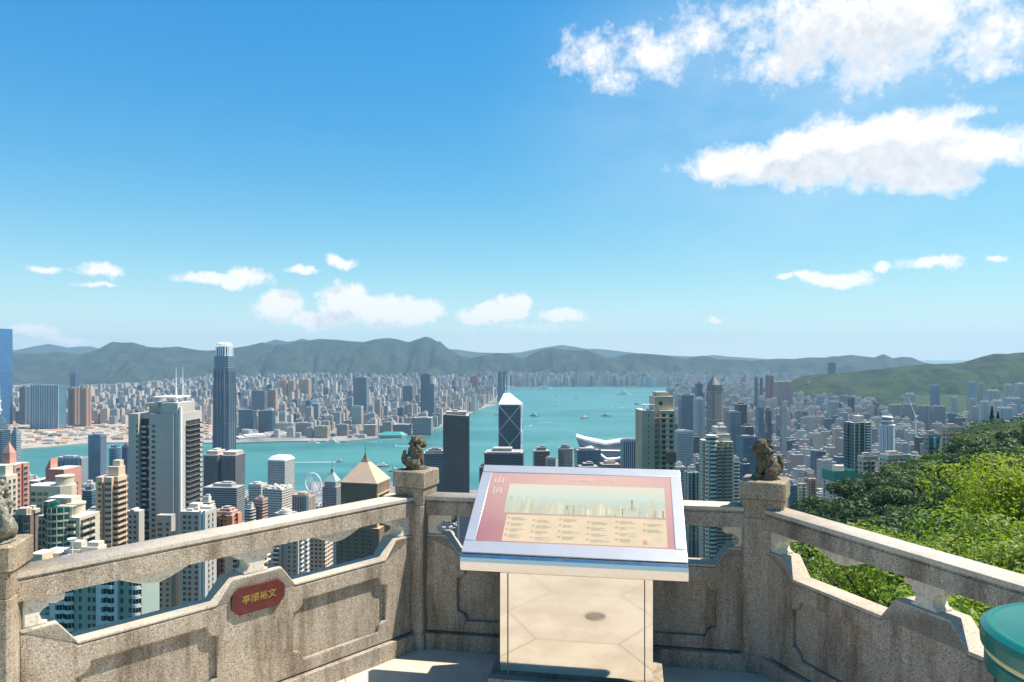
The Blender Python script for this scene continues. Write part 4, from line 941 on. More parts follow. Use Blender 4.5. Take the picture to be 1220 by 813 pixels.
s.grid('balcony', balc_mesh(3.4, 1.7, M_WHITE, .95, 2.1, True), 'F', [U(80), U(93)], [z - 1.4 for z in zs], 100); s.grid('balcony', balc_mesh(2.9, 1.7, M_WHITE, .95, 2.1, True), 'F', [U(144), U(155), U(190)], [z - 1.4 for z in zs], 100)
q = MB()
for p in (69, 72.5, 136, 139, 162): q.box(U(p) - .45, U(p) + .45, -b_ - 1.0, -b_ - .003, 0, s.h + 1.6)
s.part('pilaster', q, [M_WHITE]); s.finish()

s = B('apartment_tower', 'white balconied tower seen between the rail and the wall beside the baluster', 322, 368, 632, 470, -10, .8, cat='tower')
a, b_ = s.w / 2, s.dp / 2; q = MB(); q.prism(s.plan('notch'), 0, s.h); s.part('tower_shaft', q, [M_GREYW, M_ROOFL])
zs = floors(s.h - 3, 30, 3.0); s.grid('balcony', balc_mesh(4.4, 1.4, M_WHITE, .9), 'F', [-a * .6], [z - 1 for z in zs]); s.grid('window', win_mesh(1.6, 1.6), 'F', [a * .35, a * .75], zs); s.grid('balcony', balc_mesh(4.0, 1.4, M_WHITE, .9), 'R', [-b_ * .5, b_ * .5], [z - 1 for z in zs]); s.finish()
s = B('apartment_tower', 'plain pale pink slab below the left rail with blank end wall', 364, 396, 634, 520, -8, .9, cat='tower')
s.simple('punched', (.62, .52, .48), 'box', 'parapet')
s = B('apartment_tower', 'white and brown flats under the middle of the left rail', 268, 322, 648, 430, -8, .6, cat='tower')
s.simple('balcony', (.60, .57, .52), 'comb', 'parapet')

# tan office tower under a pyramid roof
s = B('office_tower', 'brown stone office tower under a tan pyramid roof with a spire', 406, 464, 573, 640, -13, .85, cat='office tower', ref='the tan pyramid-roofed tower')
a, b_ = s.w / 2, s.dp / 2; q = MB(); q.prism(s.rect(), 0, s.h); q.box(-a * 1.2, a * 1.2, -b_ * 1.15, b_ * 1.1, 0, s.h - 38); s.part('tower_shaft', q, [M_BROWN, M_TAN])
q = MB(); z = s.h + .05; q.prism(s.rect(1.06), z, z + 1.0, 0, 0, None, True); q.prism(s.rect(1.02), z + 1.0, z + 17, 0, 0, s.rect(.22)); s.part('pyramid_roof', q, [plain('tan_stone_roof', (.62, .43, .28), .7, 0, .08, .2)])
q = MB(); q.prism(s.rect(.22), z + 17, z + 20, 0, 0, s.rect(.12)); q.prism(s.rect(.10), z + 20, z + 24, 0, 0, s.rect(.04)); q.tube([(0, 0, z + 24), (0, 0, z + 35)], [.5, .1], 8); s.part('spire', q, [plain('spire_bronze', (.35, .24, .16), .5, .4)])
q = MB()
for i in range(9): y = -b_ * .9 + i * b_ * .225; q.box(a + .003, a + .9, y - .5, y + .5, s.h - 9, s.h - .5)
q.box(a + .003, a + 1.2, -b_, b_, s.h - 10, s.h - 9); q.box(a + .003, a + 1.0, -b_, -b_ + 3, 0, s.h - 10.01); q.box(a + .003, a + 1.0, b_ - 3, b_, 0, s.h - 10.01); s.part('arcade', q, [M_TAN])
q = MB(); q.box(a + .01, a + .6, -b_ * .5, b_ * .6, s.h - 26, s.h - 10.5); s.part('glass_slot', q, [M_DARK])
q = MB(); q.box(a + 1.3, a + 9, -b_ * .2, b_ * .7, s.h - 34, s.h - 12); s.part('side_wing', q, [M_TAN, M_TAN])
for x in (-a * .25, a * .05):
    q = MB(); M4 = Matrix.Translation((x, -b_ * 1.15 - 1.2, s.h - 30)) @ Matrix.Rotation(R(65), 4, 'X')
    ring = [(1.9 * math.cos(t * math.pi / 10), 1.9 * math.sin(t * math.pi / 10)) for t in range(20)]; q.prism(ring, 0, .35, 0, 0, None, True, 0, M4); q.tube([(x, -b_ * 1.15, s.h - 38), (x, -b_ * 1.15 - .9, s.h - 30)], .2); s.part('dish_antenna', q, [M_WHITE])
zs = floors(s.h - 42, 20, 3.6); s.grid('window', win_mesh(2.4, 1.8, True, M_DARK), 'F', [-a * .9, -a * .5, -a * .1, a * .3, a * .7], zs, 100, hd=b_ * 1.15); s.finish()

# ---- towers to the right of the board
s = B('apartment_tower', 'tan residential tower with rooftop trees and a stepped penthouse', 757, 804, 488, 450, 3, .9, cat='tower', ref='the tan penthouse tower')
a, b_ = s.w / 2, s.dp / 2; q = MB(); q.prism([(-a, -b_), (-a * .22, -b_), (-a * .22, -b_ + 2), (a * .1, -b_ + 2), (a * .1, -b_), (a, -b_), (a, b_), (-a, b_)], 0, s.h); s.part('tower_shaft', q, [M_TAN, M_ROOFL])
q = MB(); q.box(-a * .15, a * .98, -b_ * .7, b_ * .9, s.h, s.h + 8.5); q.box(a * .05, a * .8, -b_ * .4, b_ * .8, s.h + 8.5, s.h + 11); s.part('penthouse', q, [M_TAN, M_ROOF])
q = MB(); q.box(-a * .95, -a * .2, -b_ * .95, -b_ * .6, s.h + 3.4, s.h + 3.7, bottom=True)
for x in (-a * .9, -a * .55, -a * .25): q.box(x - .2, x + .2, -b_ * .95, -b_ * .9, s.h, s.h + 3.4)
s.part('pergola', q, [M_WHITE]); s.grid('window', win_mesh(2.0, 2.2, False), 'F', [0.2 * a], [s.h + 4.2], 100, hd=b_ * .7)
zs = floors(s.h - 3, 60, 3.3); s.grid('window', win_mesh(a * .28, 2.0, True, M_GLASS), 'F', [-a * .06 - .5], zs, 200, hd=b_ - 2.04); s.grid('window', win_mesh(a * .22, 1.9), 'F', [a * .32], zs, 200); s.grid('window', win_mesh(a * .2, 1.9), 'F', [a * .78], zs, 200); s.grid('window', win_mesh(.5, 1.6, False), 'F', [-a * .62], zs, 200)
q = MB()
for z in zs: q.box(-a * .23, a * .6, -b_ - .9, -b_ - .003, z - 1.6, z - 1.25, bottom=True)
s.part('floor_band', q, [M_TAN]); q = MB(); q.box(a * .45, a + .5, -b_ - 1.6, -b_ - .95, s.h - 32, s.h - 25.5); s.part('sky_terrace', q, [M_BROWN]); s.finish(); TAN = s

s = B('apartment_tower', 'cream ornate residential tower with a rounded left bay and balustraded roof', 833, 874, 514, 620, 8, .9, cat='tower', ref='the cream rounded-bay tower')
a, b_ = s.w / 2, s.dp / 2; q = MB(); q.prism(s.plan('notch'), 0, s.h - 8); s.part('tower_shaft', q, [FA['punched'], M_ROOFL], (.66, .58, .47))
q = MB(); q.lathe([(a * .44, 0), (a * .44, s.h - 4), (a * .5, s.h - 4), (a * .5, s.h - 2.5), (a * .40, s.h - 2.4)], 24, 0, (-a * .62, -b_ * .62)); s.part('rounded_bay', q, [FA['ribbon'], M_ROOFW], (.8, .76, .7))
q = MB(); q.box(-a * .25, a * .9, -b_ * .7, b_ * .8, s.h - 8, s.h - 2); q.box(-a * .1, a * .7, -b_ * .5, b_ * .7, s.h - 2, s.h + 4); q.box(a * .25, a * .6, -b_ * .2, b_ * .4, s.h + 4, s.h + 7); s.part('stepped_crown', q, [M_CREAM, M_ROOFL])
s.grid('balcony', balc_mesh(a * .34, 1.4, M_CREAM, .9), 'F', [-a * .3 + 2, a * .75], floors(s.h - 12, 60, 3.0), 100); s.grid('balcony', balc_mesh(a * .3, 1.2, M_CREAM, .9), 'F', [a * .36], floors(s.h - 12, 60, 3.0), 100); s.finish()

s = B('apartment_tower', 'slim tower with green glass balcony stacks behind the board corner', 815, 833, 555, 720, 8, .9, cat='tower')
s.simple(FA['stripe'], (.5, .55, .52), 'notch', 'plant', 6); s.grid('balcony', balc_mesh(4.5, 1.4, M_TEAL, .9), 'F', [0], floors(s.hr - 4, 40, 3.0), 100, hd=s.dp * .42); s.finish()
s = B('apartment_tower', 'white striped slim tower right of the cream rounded-bay tower', 872, 881, 547, 720, 8, 1.2, cat='tower'); s.simple('ribbon', (.72, .70, .66), 'box', 'parapet')
s = B('apartment_tower', 'tall dark green glass tower with white balcony bands above the wooded slope', 1005, 1038, 503, 900, 12, .8, cat='tower', ref='the dark green hillside tower')
a, b_ = s.w / 2, s.dp / 2; q = MB(); q.prism(s.plan('notch'), 0, s.h); s.part('tower_shaft', q, [FA['cribbon'], M_ROOF], (.03, .10, .085))
q = MB(); q.box(-a * .2, a * .45, -b_ * .6, b_ * .6, s.h, s.h + 8); q.box(a * .5, a * .9, -b_ * .4, b_ * .4, s.h, s.h + 3); s.part('roof_plant', q, [M_CREAM, M_ROOFL])
s.grid('balcony', balc_mesh(a * .55, 1.7, M_WHITE, .9), 'F', [a * .62], floors(s.h - 4, 40, 3.3), 140); s.grid('balcony', balc_mesh(dp * .2, 1.5, M_WHITE, .9), 'R', [0], floors(s.h - 4, 40, 3.3), 140)
q = MB()
for x in (-a * .95, -a * .42, a * .2, a * .98): q.box(x - .5, x + .5, -b_ - .7, -b_ - .003, 0, s.h + 2)
s.part('fin', q, [M_CREAM]); s.finish()

s = B('apartment_block', 'block wrapped in green netting around its roof at the wood edge', 980, 1019, 560, 640, 14, .7, cat='apartment block', ref='the green-netted block')
a, b_ = s.w / 2, s.dp / 2; q = MB(); q.prism(s.plan('comb'), 0, s.h - 2); s.part('tower_shaft', q, [FA['balcony'], M_ROOFL], (.52, .55, .56))
q = MB()
for (x0, x1, y0, y1) in ((-a - .6, a + .6, -b_ - .8, -b_ - .5), (a + .3, a + .6, -b_ - .49, b_), (-a - .6, -a - .3, -b_ - .49, b_)): q.box(x0, x1, y0, y1, s.h - 8.5, s.h + .5)
s.part('safety_net', q, [M_GREENNET])
q = MB(); q.box(-a * .3, a * .3, -b_ * .4, b_ * .6, s.h - 2, s.h + 4); s.part('roof_plant', q, [M_CREAM, M_ROOFL])
s.grid('balcony', balc_mesh(a * .3, 1.2, M_WHITE, .9), 'F', [-a * .5, a * .1, a * .7], floors(s.h - 11, 20, 3.0), 100); s.finish()
for (l, r_, y, d, st, c, pl, rf, lb) in [
  (935, 950, 572, 640, 'cribbon', (.20, .30, .36), 'box', 'cyl', 'white framed blue glass block with an arched top beside the right lion'),
  (948, 961, 571, 700, 'balcony', (.66, .58, .50), 'notch', 'twin', 'slim cream flats with twin roof huts between netted block and lion'),
  (958, 973, 565, 720, 'dense', (.55, .36, .26), 'notch', 'twin', 'terracotta roofed beige flats left of the green-netted block'),
  (925, 944, 566, 800, 'dense', (.60, .42, .33), 'notch', 'twin', 'pinkish flats with pale roof huts behind the arched glass block')]:
    B('apartment_block', lb, l, r_, y, d, 10, .9, cat='apartment block').simple(st, c, pl, rf, 4)
# ---- landmark skyscrapers
def octo(a, c): return [(-a + c, -a), (a - c, -a), (a - c, -a + c * .5), (a - c * .5, -a + c * .5), (a - c * .5, -a + c), (a, -a + c), (a, a - c), (a - c, a), (-a + c, a), (-a, a - c), (-a, -a + c), (-a + c * .5, -a + c), (-a + c * .5, -a + c * .5), (-a + c, -a + c * .5)]
s = B('skyscraper', 'tallest harbour skyscraper, tapering blue glass under a crown of white fins', 252, 282.5, 413, 1700, -10, 1.0, base=4, ref='the crown-topped glass skyscraper')
a = s.w / 2; h = s.h; q = MB()
lv = [(0, 1.0), (h * .56, 1.0), (h * .56, .975), (h * .78, .975), (h * .78, .93), (h * .88, .93), (h * .88, .87), (h * .945, .84), (h * .945, .76), (h, .66)]
for (z0, k0), (z1, k1) in zip(lv, lv[1:]):
    if z1 > z0: q.prism(octo(a * k0, a * .2), z0, z1, 0, 1, octo(a * k1, a * .2))
s.part('tower_shaft', q, [FA['cribbon'], M_ROOFW], (.075, .13, .19))
q = MB()
for x in (-.66, -.22, .22, .66):
    for e in (0, 1):
        P0 = [(x * a, -a - .6), (a + .6, x * a)][e]; q.box(P0[0] - .7, P0[0] + .7, P0[1] - .7, P0[1] + .7, 0, h * .86)
s.part('mullion', q, [plain('silver_fins', (.26, .30, .35), .4, .5)])
for i in range(20):
    t = i / 20 * 2 * math.pi; cx_, sy_ = math.cos(t), math.sin(t); m_ = max(abs(cx_), abs(sy_)); rx, ry = cx_ / m_ * a * .70, sy_ / m_ * a * .70
    q = MB(); q.tube([(rx * 1.05, ry * 1.05, h * .94), (rx, ry, h), (rx * .88, ry * .88, h + 6), (rx * .66, ry * .66, h + 10)], [1.5, 1.5, 1.2, .5], 5); s.part('crown_fin', q, [M_STEELW])

s = B('office_tower', 'dark ribbed twin-wing tower with a tan roof in front of the crowned skyscraper', 243, 292, 541, 1330, -6, .6, base=6, cat='office tower', ref='the dark ribbed twin tower')
a, b_ = s.w / 2, s.dp / 2; q = MB(); q.prism([(-a, -b_), (-a * .12, -b_), (-a * .12, -b_ + 9), (a * .12, -b_ + 9), (a * .12, -b_), (a, -b_), (a, b_), (-a, b_)], 0, s.h); s.part('tower_shaft', q, [FA['stripe'], M_ROOFL], (.15, .14, .15))
q = MB()
for i in range(22):
    x = -a + i * s.w / 21.0
    if abs(x) > a * .13: q.box(x - .35, x + .35, -b_ - 1.0, -b_ - .003, 0, s.h)
s.part('mullion', q, [plain('bronze_ribs', (.24, .21, .20), .5, .3)])
q = MB(); q.box(-a * .92, -a * .2, -b_ * .8, b_ * .8, s.h, s.h + 7); q.box(a * .15, a * .95, -b_ * .8, b_ * .8, s.h, s.h + 6); q.box(-a * .7, -a * .4, -b_ * .3, b_ * .5, s.h + 7, s.h + 10); s.part('roof_plant', q, [plain('tan_roof_huts', (.50, .38, .30), .8), M_ROOFL])

s = B('office_tower', 'white office tower with round windows and a sloping white roof by the harbour', 319, 351, 548, 1500, -14, .95, base=5, cat='office tower', ref='the white round-windowed tower')
a, b_ = s.w / 2, s.dp / 2; q = MB(); q.prism(s.rect(), 0, s.h); s.part('tower_shaft', q, [FA['grid'], M_ROOFW], (.58, .60, .62))
q = MB(); q.prism(s.rect(1.02), s.h + .01, s.h + 2, 0, 0, None, True); q.prism(s.rect(1.02), s.h + 2, s.h + 9, 0, 0, s.rect(.72)); s.part('sloped_roof', q, [M_ROOFW])

s = B('skyscraper', 'dark glass square tower with a slanted roofline between lion and board', 528, 559, 492, 1300, 2, 1.0, base=20, ref='the dark square skyscraper')
a = s.w / 2; q = MB(); q.prism(s.rect(), 0, [s.h - 1, s.h - 4, s.h - 4, s.h - 1]); s.part('tower_shaft', q, [FA['curtain'], M_ROOF], (.075, .07, .072))
q = MB()
for i in range(14): x = -a + i * s.w / 13.0; q.box(x - .3, x + .3, -a - .6, -a - .003, 0, s.h - 4); q.box(a + .003, a + .6, x - .3, x + .3, 0, s.h - 4)
s.part('mullion', q, [plain('steel_mullions', (.16, .16, .17), .35, .6)])
q = MB(); q.box(-a * .8, a * .8, -a * .7, a * .8, s.h - 2, s.h + 3); q.box(-a * .3, a * .1, -a * .3, a * .3, s.h + 3, s.h + 6); s.part('roof_plant', q, [M_TINT, M_ROOF], (.30, .28, .26))

# triangular-faceted tower with white cross braces
s = B('skyscraper', 'prism tower of dark glass with white diagonal braces, sloped white top and twin masts', 594, 622, 482, 1430, -4, 1.0, base=30, ref='the white-braced prism tower')
a = s.w / 2; q = MB(); q.prism(s.rect(), 0, s.h); s.part('tower_shaft', q, [FA['cribbon'], M_ROOFW], (.05, .085, .095))
q = MB(); ap = (-a * .35, a * .6); q.prism(s.rect(1.03), s.h + .01, [s.h + 1.5] * 4, 0, 0, None, True); q.prism(s.rect(1.03), s.h + 1.5, s.h + 22, 0, 0, [(-a * .62, a * .2), (-a * .1, a * .2), (-a * .1, a * .8), (-a * .62, a * .8)]); s.part('sloped_top', q, [plain('white_metal_roof', (.82, .84, .86), .35, .2, .05)])
q = MB(); M_BR = M_STEELW
def beam(q, p0, p1, r=.55): q.tube([p0, p1], r, 4)
hs_ = s.w * 1.18; y = -a - .5
for k in range(4):
    z1 = s.h - k * hs_; z0 = z1 - hs_
    beam(q, (-a, y, z1), (a, y, z0), .75); beam(q, (a, y, z1), (-a, y, z0), .75); beam(q, (a + .5, -a, z1), (a + .5, a, z0)); beam(q, (a + .5, a, z1), (a + .5, -a, z0))
for x in (-a, a): beam(q, (x, y, 0), (x, y, s.h), .55)
s.part('brace', q, [M_BR])
for x in (-a * .5, -a * .18):
    q = MB(); q.tube([(x, a * .5, s.h + 20), (x, a * .5, s.h + 36), (x, a * .5, s.h + 60)], [1.0, .8, .25], 6); s.part('mast', q, [M_STEELW])
q = MB(); beam(q, (-a * .6, a * .5, s.h + 36), (-a * .05, a * .5, s.h + 36), .5); beam(q, (-a * .55, a * .5, s.h + 22), (-a * .1, a * .5, s.h + 36), .5); s.part('mast_frame', q, [M_STEELW])

s = B('office_tower', 'dark blue boxy glass tower directly above the board frame', 577, 624, 538, 1150, -3, .7, base=45, cat='office tower', ref='the dark blue box above the board')
s.simple('curtain', (.03, .04, .06), 'box', None); q = MB(); q.box(-s.w * .44, s.w * .44, -s.dp * .4, s.dp * .4, s.h, s.h + 1.2); q.box(-s.w * .3, s.w * .2, -s.dp * .2, s.dp * .3, s.h + 1.2, s.h + 6); s.part('roof_plant', q, [M_TINT, M_ROOF], (.30, .27, .24))
q = MB(); a, b_ = s.w / 2, s.dp / 2; q.box(-a - .4, a + .4, -b_ - .4, -b_ - .003, s.h - 3, s.h + .4); q.box(-a - .4, a + .4, -b_ - .4, -b_ - .003, s.h - 40, s.h - 38); s.part('cornice', q, [plain('slate_cornice', (.09, .10, .13), .5)])
for (l, r_, y, d, rot, rt, st, c, pl, rf, cr, nm, lb, rf_) in [
 (571, 579, 554, 1180, -3, 1.2, 'stripe', (.22, .20, .20), 'box', 'plant', 3, 'office_tower', 'thin brown sliver tower left of the dark blue box', None),
 (505, 532, 533, 1450, 5, .7, 'cribbon', (.06, .12, .15), 'box', 'steps', 10, 'office_tower', 'teal banded glass block partly behind the left lion', 'the teal banded block'),
 (635, 655, 531, 1500, 4, .8, 'ribbon', (.24, .15, .11), 'box', 'plant', 10, 'office_tower', 'brown stone tower with a dark glass hut on top', 'the brown dark-hatted tower'),
 (664, 684, 530, 1450, 20, 1.0, 'cribbon', (.17, .19, .17), 'chamfer', 'cyl', 7, 'office_tower', 'silvery faceted glass tower with a round roof drum', 'the silvery faceted tower'),
 (650, 662, 546, 1400, 12, 1.0, 'grid', (.45, .46, .46), 'box', 'parapet', 0, 'office_tower', 'small pale grey office block between brown and silvery towers', None),
 (684, 716, 536, 1560, 6, .7, 'curtain', (.07, .13, .19), 'box', 'parapet', 0, 'office_tower', 'blue glass block with pale frame lines below the winged roof', 'the blue framed block'),
 (688, 713, 553, 1250, 6, .7, 'curtain', (.05, .07, .09), 'box', 'plant', 3, 'office_tower', 'low dark glass block with a round tiled roof above the board', None),
 (714, 739, 551, 1280, 4, .8, 'ribbon', (.50, .34, .25), 'box', 'plant', 2, 'office_block', 'squat block with a rust coloured cluttered roof', 'the rust-roofed block'),
 (739, 758, 525, 1150, 8, .7, 'stripe', (.36, .40, .42), 'box', 'parapet', 0, 'office_tower', 'ribbed blue-grey tower left of the tan penthouse tower', None),
 (802, 826, 514, 1500, 10, .6, 'grid', (.55, .58, .60), 'box', 'parapet', 0, 'office_tower', 'white topped office tower with dark right flank beside the tan penthouse tower', 'the white-topped office tower'),
 (800, 817, 553, 1100, 10, .8, 'ribbon', (.60, .62, .63), 'box', 'plant', 3, 'office_tower', 'white banded office block below the white-topped tower', None),
 (877, 905, 521, 1500, 12, .8, 'curtain', (.035, .11, .16), 'box', 'parapet', 0, 'office_tower', 'deep blue glass office block behind the right lion', 'the deep blue glass block'),
 (881, 894, 549, 1050, 12, .9, 'curtain', (.04, .08, .15), 'box', 'plant', 4, 'office_tower', 'narrow navy glass tower left of the right lion', None),
 (864, 883, 491, 1800, 10, .9, 'stripe', (.30, .33, .36), 'box', 'parapet', 0, 'office_tower', 'broad grey ribbed slab tower below the pyramid-topped skyscraper', 'the grey ribbed slab'),
 (875, 890, 480, 2100, 12, 1.0, 'curtain', (.03, .035, .045), 'box', 'plant', 4, 'office_tower', 'black glass tower with a white edge behind the grey ribbed slab', 'the black white-edged tower'),
 (882, 898, 506, 1750, 12, .9, 'curtain', (.03, .04, .05), 'box', 'twin', 4, 'office_tower', 'pair-topped low dark block in front of the black tower', None),
 (828, 837, 456, 2900, 8, 1.0, 'cribbon', (.03, .12, .18), 'box', 'plant', 4, 'office_tower', 'bright blue glass tower left of the pyramid-topped skyscraper', 'the bright blue glass tower'),
 (808, 827, 468, 2700, 8, .7, 'curtain', (.10, .17, .23), 'comb', 'plant', 8, 'office_tower', 'blue grey stepped harbour tower left of the bright blue one', 'the stepped harbour tower'),
 (785, 805, 474, 2750, 8, .8, 'ribbon', (.55, .58, .60), 'round', 'cyl', 5, 'office_tower', 'rounded white office block on the harbour edge', 'the rounded white block'),
 (826, 840, 474, 2350, 8, .8, 'punched', (.50, .52, .53), 'notch', 'plant', 4, 'office_tower', 'pale twin-bay tower before the pyramid-topped skyscraper', None),
 (929, 937.5, 478, 1950, 14, 1.1, 'stripe', (.62, .62, .62), 'box', 'steps', 12, 'apartment_tower', 'slender black and white striped tower with a dark spire', 'the striped spired tower'),
 (900, 910, 483, 2000, 14, 1.0, 'curtain', (.10, .18, .24), 'box', 'plant', 4, 'office_tower', 'light blue glass tower between black tower and striped tower', None),
 (911, 920, 487, 1950, 14, 1.0, 'curtain', (.05, .07, .09), 'chamfer', 'plant', 4, 'office_tower', 'dark chamfered tower left of the striped spired tower', None),
 (912, 922, 446, 3900, 14, 1.0, 'dense', (.36, .19, .16), 'notch', 'twin', 6, 'apartment_tower', 'tall red-brown apartment tower on the far green hillside', 'the red-brown hillside tower'),
 (898, 904, 449, 3700, 14, 1.0, 'stripe', (.14, .18, .18), 'round', 'plant', 5, 'apartment_tower', 'left one of two dark rounded towers on the far hillside', None),
 (904.5, 910, 450, 3700, 14, 1.0, 'stripe', (.14, .18, .18), 'round', 'plant', 5, 'apartment_tower', 'right one of two dark rounded towers on the far hillside', None),
 (921, 945, 454, 3800, 14, .4, 'dense', (.42, .31, .30), 'comb', 'twin', 4, 'apartment_block', 'long pinkish row of flats beside the red-brown hillside tower', None),
 (986, 995.5, 432, 5200, 14, .9, 'curtain', (.06, .12, .18), 'box', 'plant', 3, 'apartment_tower', 'lone blue tower rising above the far green ridge', 'the lone blue ridge tower'),
 (1046, 1047, 540, 1400, 0, 1, 'stripe', (.5, .5, .5), 'box', None, 0, None, None, None)]:
    if nm is None: continue
    B(nm, lb, l, r_, y, d, rot, rt, cat='tower' if 'tower' in nm else 'block', ref=rf_).simple(st, c, pl, rf, cr)

s = B('skyscraper', 'tall grey stone skyscraper with a pyramid top, gold bands and a spire', 839, 862, 466, 2500, 22, .9, base=6, ref='the pyramid-topped skyscraper')
a = s.w / 2; s.dp = s.w
tri = [(-a, -a * .8), (-a * .6, -a), (a * .6, -a), (a, -a * .8), (a, a * .4), (a * .3, a), (-a * .3, a), (-a, a * .4)]
q = MB(); q.prism(tri, 0, s.h); s.part('tower_shaft', q, [FA['stripe'], M_ROOF], (.26, .24, .22))
q = MB(); sh = lambda k: [(x * k, y * k) for x, y in tri]; q.prism(sh(1.04), s.h + .02, s.h + 6, 0, 0, None, True); q.prism(sh(.93), s.h + 6, s.h + 22); q.prism(sh(.93), s.h + 22, s.h + 48, 0, 0, sh(.12)); s.part('pyramid_crown', q, [plain('bronze_glass', (.13, .13, .12), .25, .5)])
q = MB(); q.tube([(0, 0, s.h + 46), (0, 0, s.h + 58), (0, 0, s.h + 76)], [2.4, 1.4, .4], 6); s.part('spire', q, [plain('spire_steel', (.2, .2, .21), .4, .5)])
q = MB()
for z in (s.h - 2, s.h * .62, s.h * .42): q.prism(sh(1.012), z, z + 3.0, 0, 0, None, True)
s.part('gold_band', q, [plain('gold_panels', (.45, .28, .16), .35, .4)])

s = B('cylinder_tower', 'round white ribbed cylinder tower with a revolving top behind the villas', 1045, 1069, 507, 1350, 0, 1.0, base=60, cat='tower', ref='the round white cylinder tower')
a = s.w / 2; q = MB(); q.lathe([(a, 0), (a, s.h)], 48, 0); s.part('tower_shaft', q, [FA['stripe'], M_ROOFW], (.70, .71, .72), True)
q = MB()
for i in range(36): t = i / 36 * 2 * math.pi; M4 = Matrix.Rotation(t, 4, 'Z'); q.box(a, a + .7, -.35, .35, 0, s.h, M=M4)
s.part('rib', q, [M_STEELW])
q = MB(); q.lathe([(a + 1, s.h), (a + 1, s.h + 1.8)], 48, 0); q.lathe([(a * .80, s.h + 1.8), (a * .80, s.h + 7)], 48, 1); q.lathe([(a * .84, s.h + 7), (a * .84, s.h + 10)], 48, 0); q.lathe([(a * .74, s.h + 10), (a * .74, s.h + 15)], 48, 1); q.lathe([(a * .78, s.h + 15), (a * .7, s.h + 17)], 48, 0); s.part('roof_drum', q, [M_ROOFW, plain('dark_drum_band', (.18, .2, .22), .4)])

for k, (l, r_, y) in enumerate([(1058, 1075, 481), (1075, 1092, 480), (1092, 1109, 482), (1109, 1127, 482.5)]):
    B('estate_block', ['leftmost', 'second', 'third', 'rightmost'][k] + ' of four joined mauve grey estate slabs with white roof huts below the hills', l, r_, y, 2650, -4, .35, base=70, cat='estate block', ref='the mauve estate slabs' if k == 1 else None).simple('dense', (.44, .38, .40), 'comb', 'twin', 5)
for (l, r_, y, d, c, lb) in [
 (1166, 1180, 477, 2300, (.60, .62, .64), 'left one of three white estate slabs below the right-hand hill'), (1180, 1196, 476, 2300, (.66, .67, .68), 'middle one of three white estate slabs below the right-hand hill'), (1186, 1208, 484, 2000, (.55, .60, .64), 'broad bluish white slab in front of three estate slabs at right'), (1196, 1218, 473, 2500, (.50, .56, .60), 'right one of three white estate slabs below the right-hand hill'),
 (1195, 1207, 457, 3000, (.62, .58, .56), 'left one of two tall pale towers at the right edge below the hill'), (1208, 1230, 456, 3000, (.60, .57, .56), 'right one of two tall pale towers at the right edge below the hill'),
 (1152, 1163, 454, 3200, (.46, .52, .56), 'tall blue-white twin tower on the hill foot above the forest'), (1164, 1173, 455.5, 3200, (.55, .47, .46), 'tall mauve tower with white top beside the blue-white twin tower'),
 (1174, 1192, 464, 3300, (.60, .55, .52), 'cream stepped hillside block between tall hill-foot towers'), (1108, 1120, 458, 3300, (.30, .36, .42), 'slate blue pair of slabs standing against the green hill'),
 (1077, 1091, 468, 3000, (.58, .58, .58), 'pale rounded twin block above the mauve estate slabs'), (1131, 1142, 472, 3000, (.58, .58, .57), 'small pale block on the hill foot right of the mauve slabs'), (1154, 1163, 474, 2700, (.64, .56, .50), 'small cream block in front of the hill-foot twin tower')]:
    B('estate_block', lb, l, r_, y, d, -6, .5, base=60, cat='estate block', ref=None).simple('dense', c, 'comb', 'twin', 5)

# dark blue tiered tower at the left edge
s = B('skyscraper', 'dark blue glass tower with a tiered conical top and white spire at the left edge', -16, 15, 512, 1400, -8, 1.0, base=6, ref='the tiered left-edge skyscraper')
a = s.w / 2; q = MB(); q.prism(s.plan('chamfer'), 0, s.h); s.part('tower_shaft', q, [FA['cribbon'], M_ROOFL], (.02, .07, .12))
q = MB(); z = s.h
for r0, r1, dz in ((1.0, .95, 6), (.86, .8, 9), (.62, .52, 8), (.34, .22, 8)): q.lathe([(a * r0, z), (a * r1, z + dz)], 8, 0); z += dz
s.part('tiered_crown', q, [FA['cribbon'], M_ROOFL], (.05, .11, .16))
q = MB(); q.lathe([(2.2, z), (2.2, z + 5), (4, z + 6), (4, z + 9), (1.6, z + 10), (1.6, z + 22), (3, z + 23), (3, z + 26), (.8, z + 27), (.25, z + 58)], 10); s.part('spire', q, [M_STEELW])
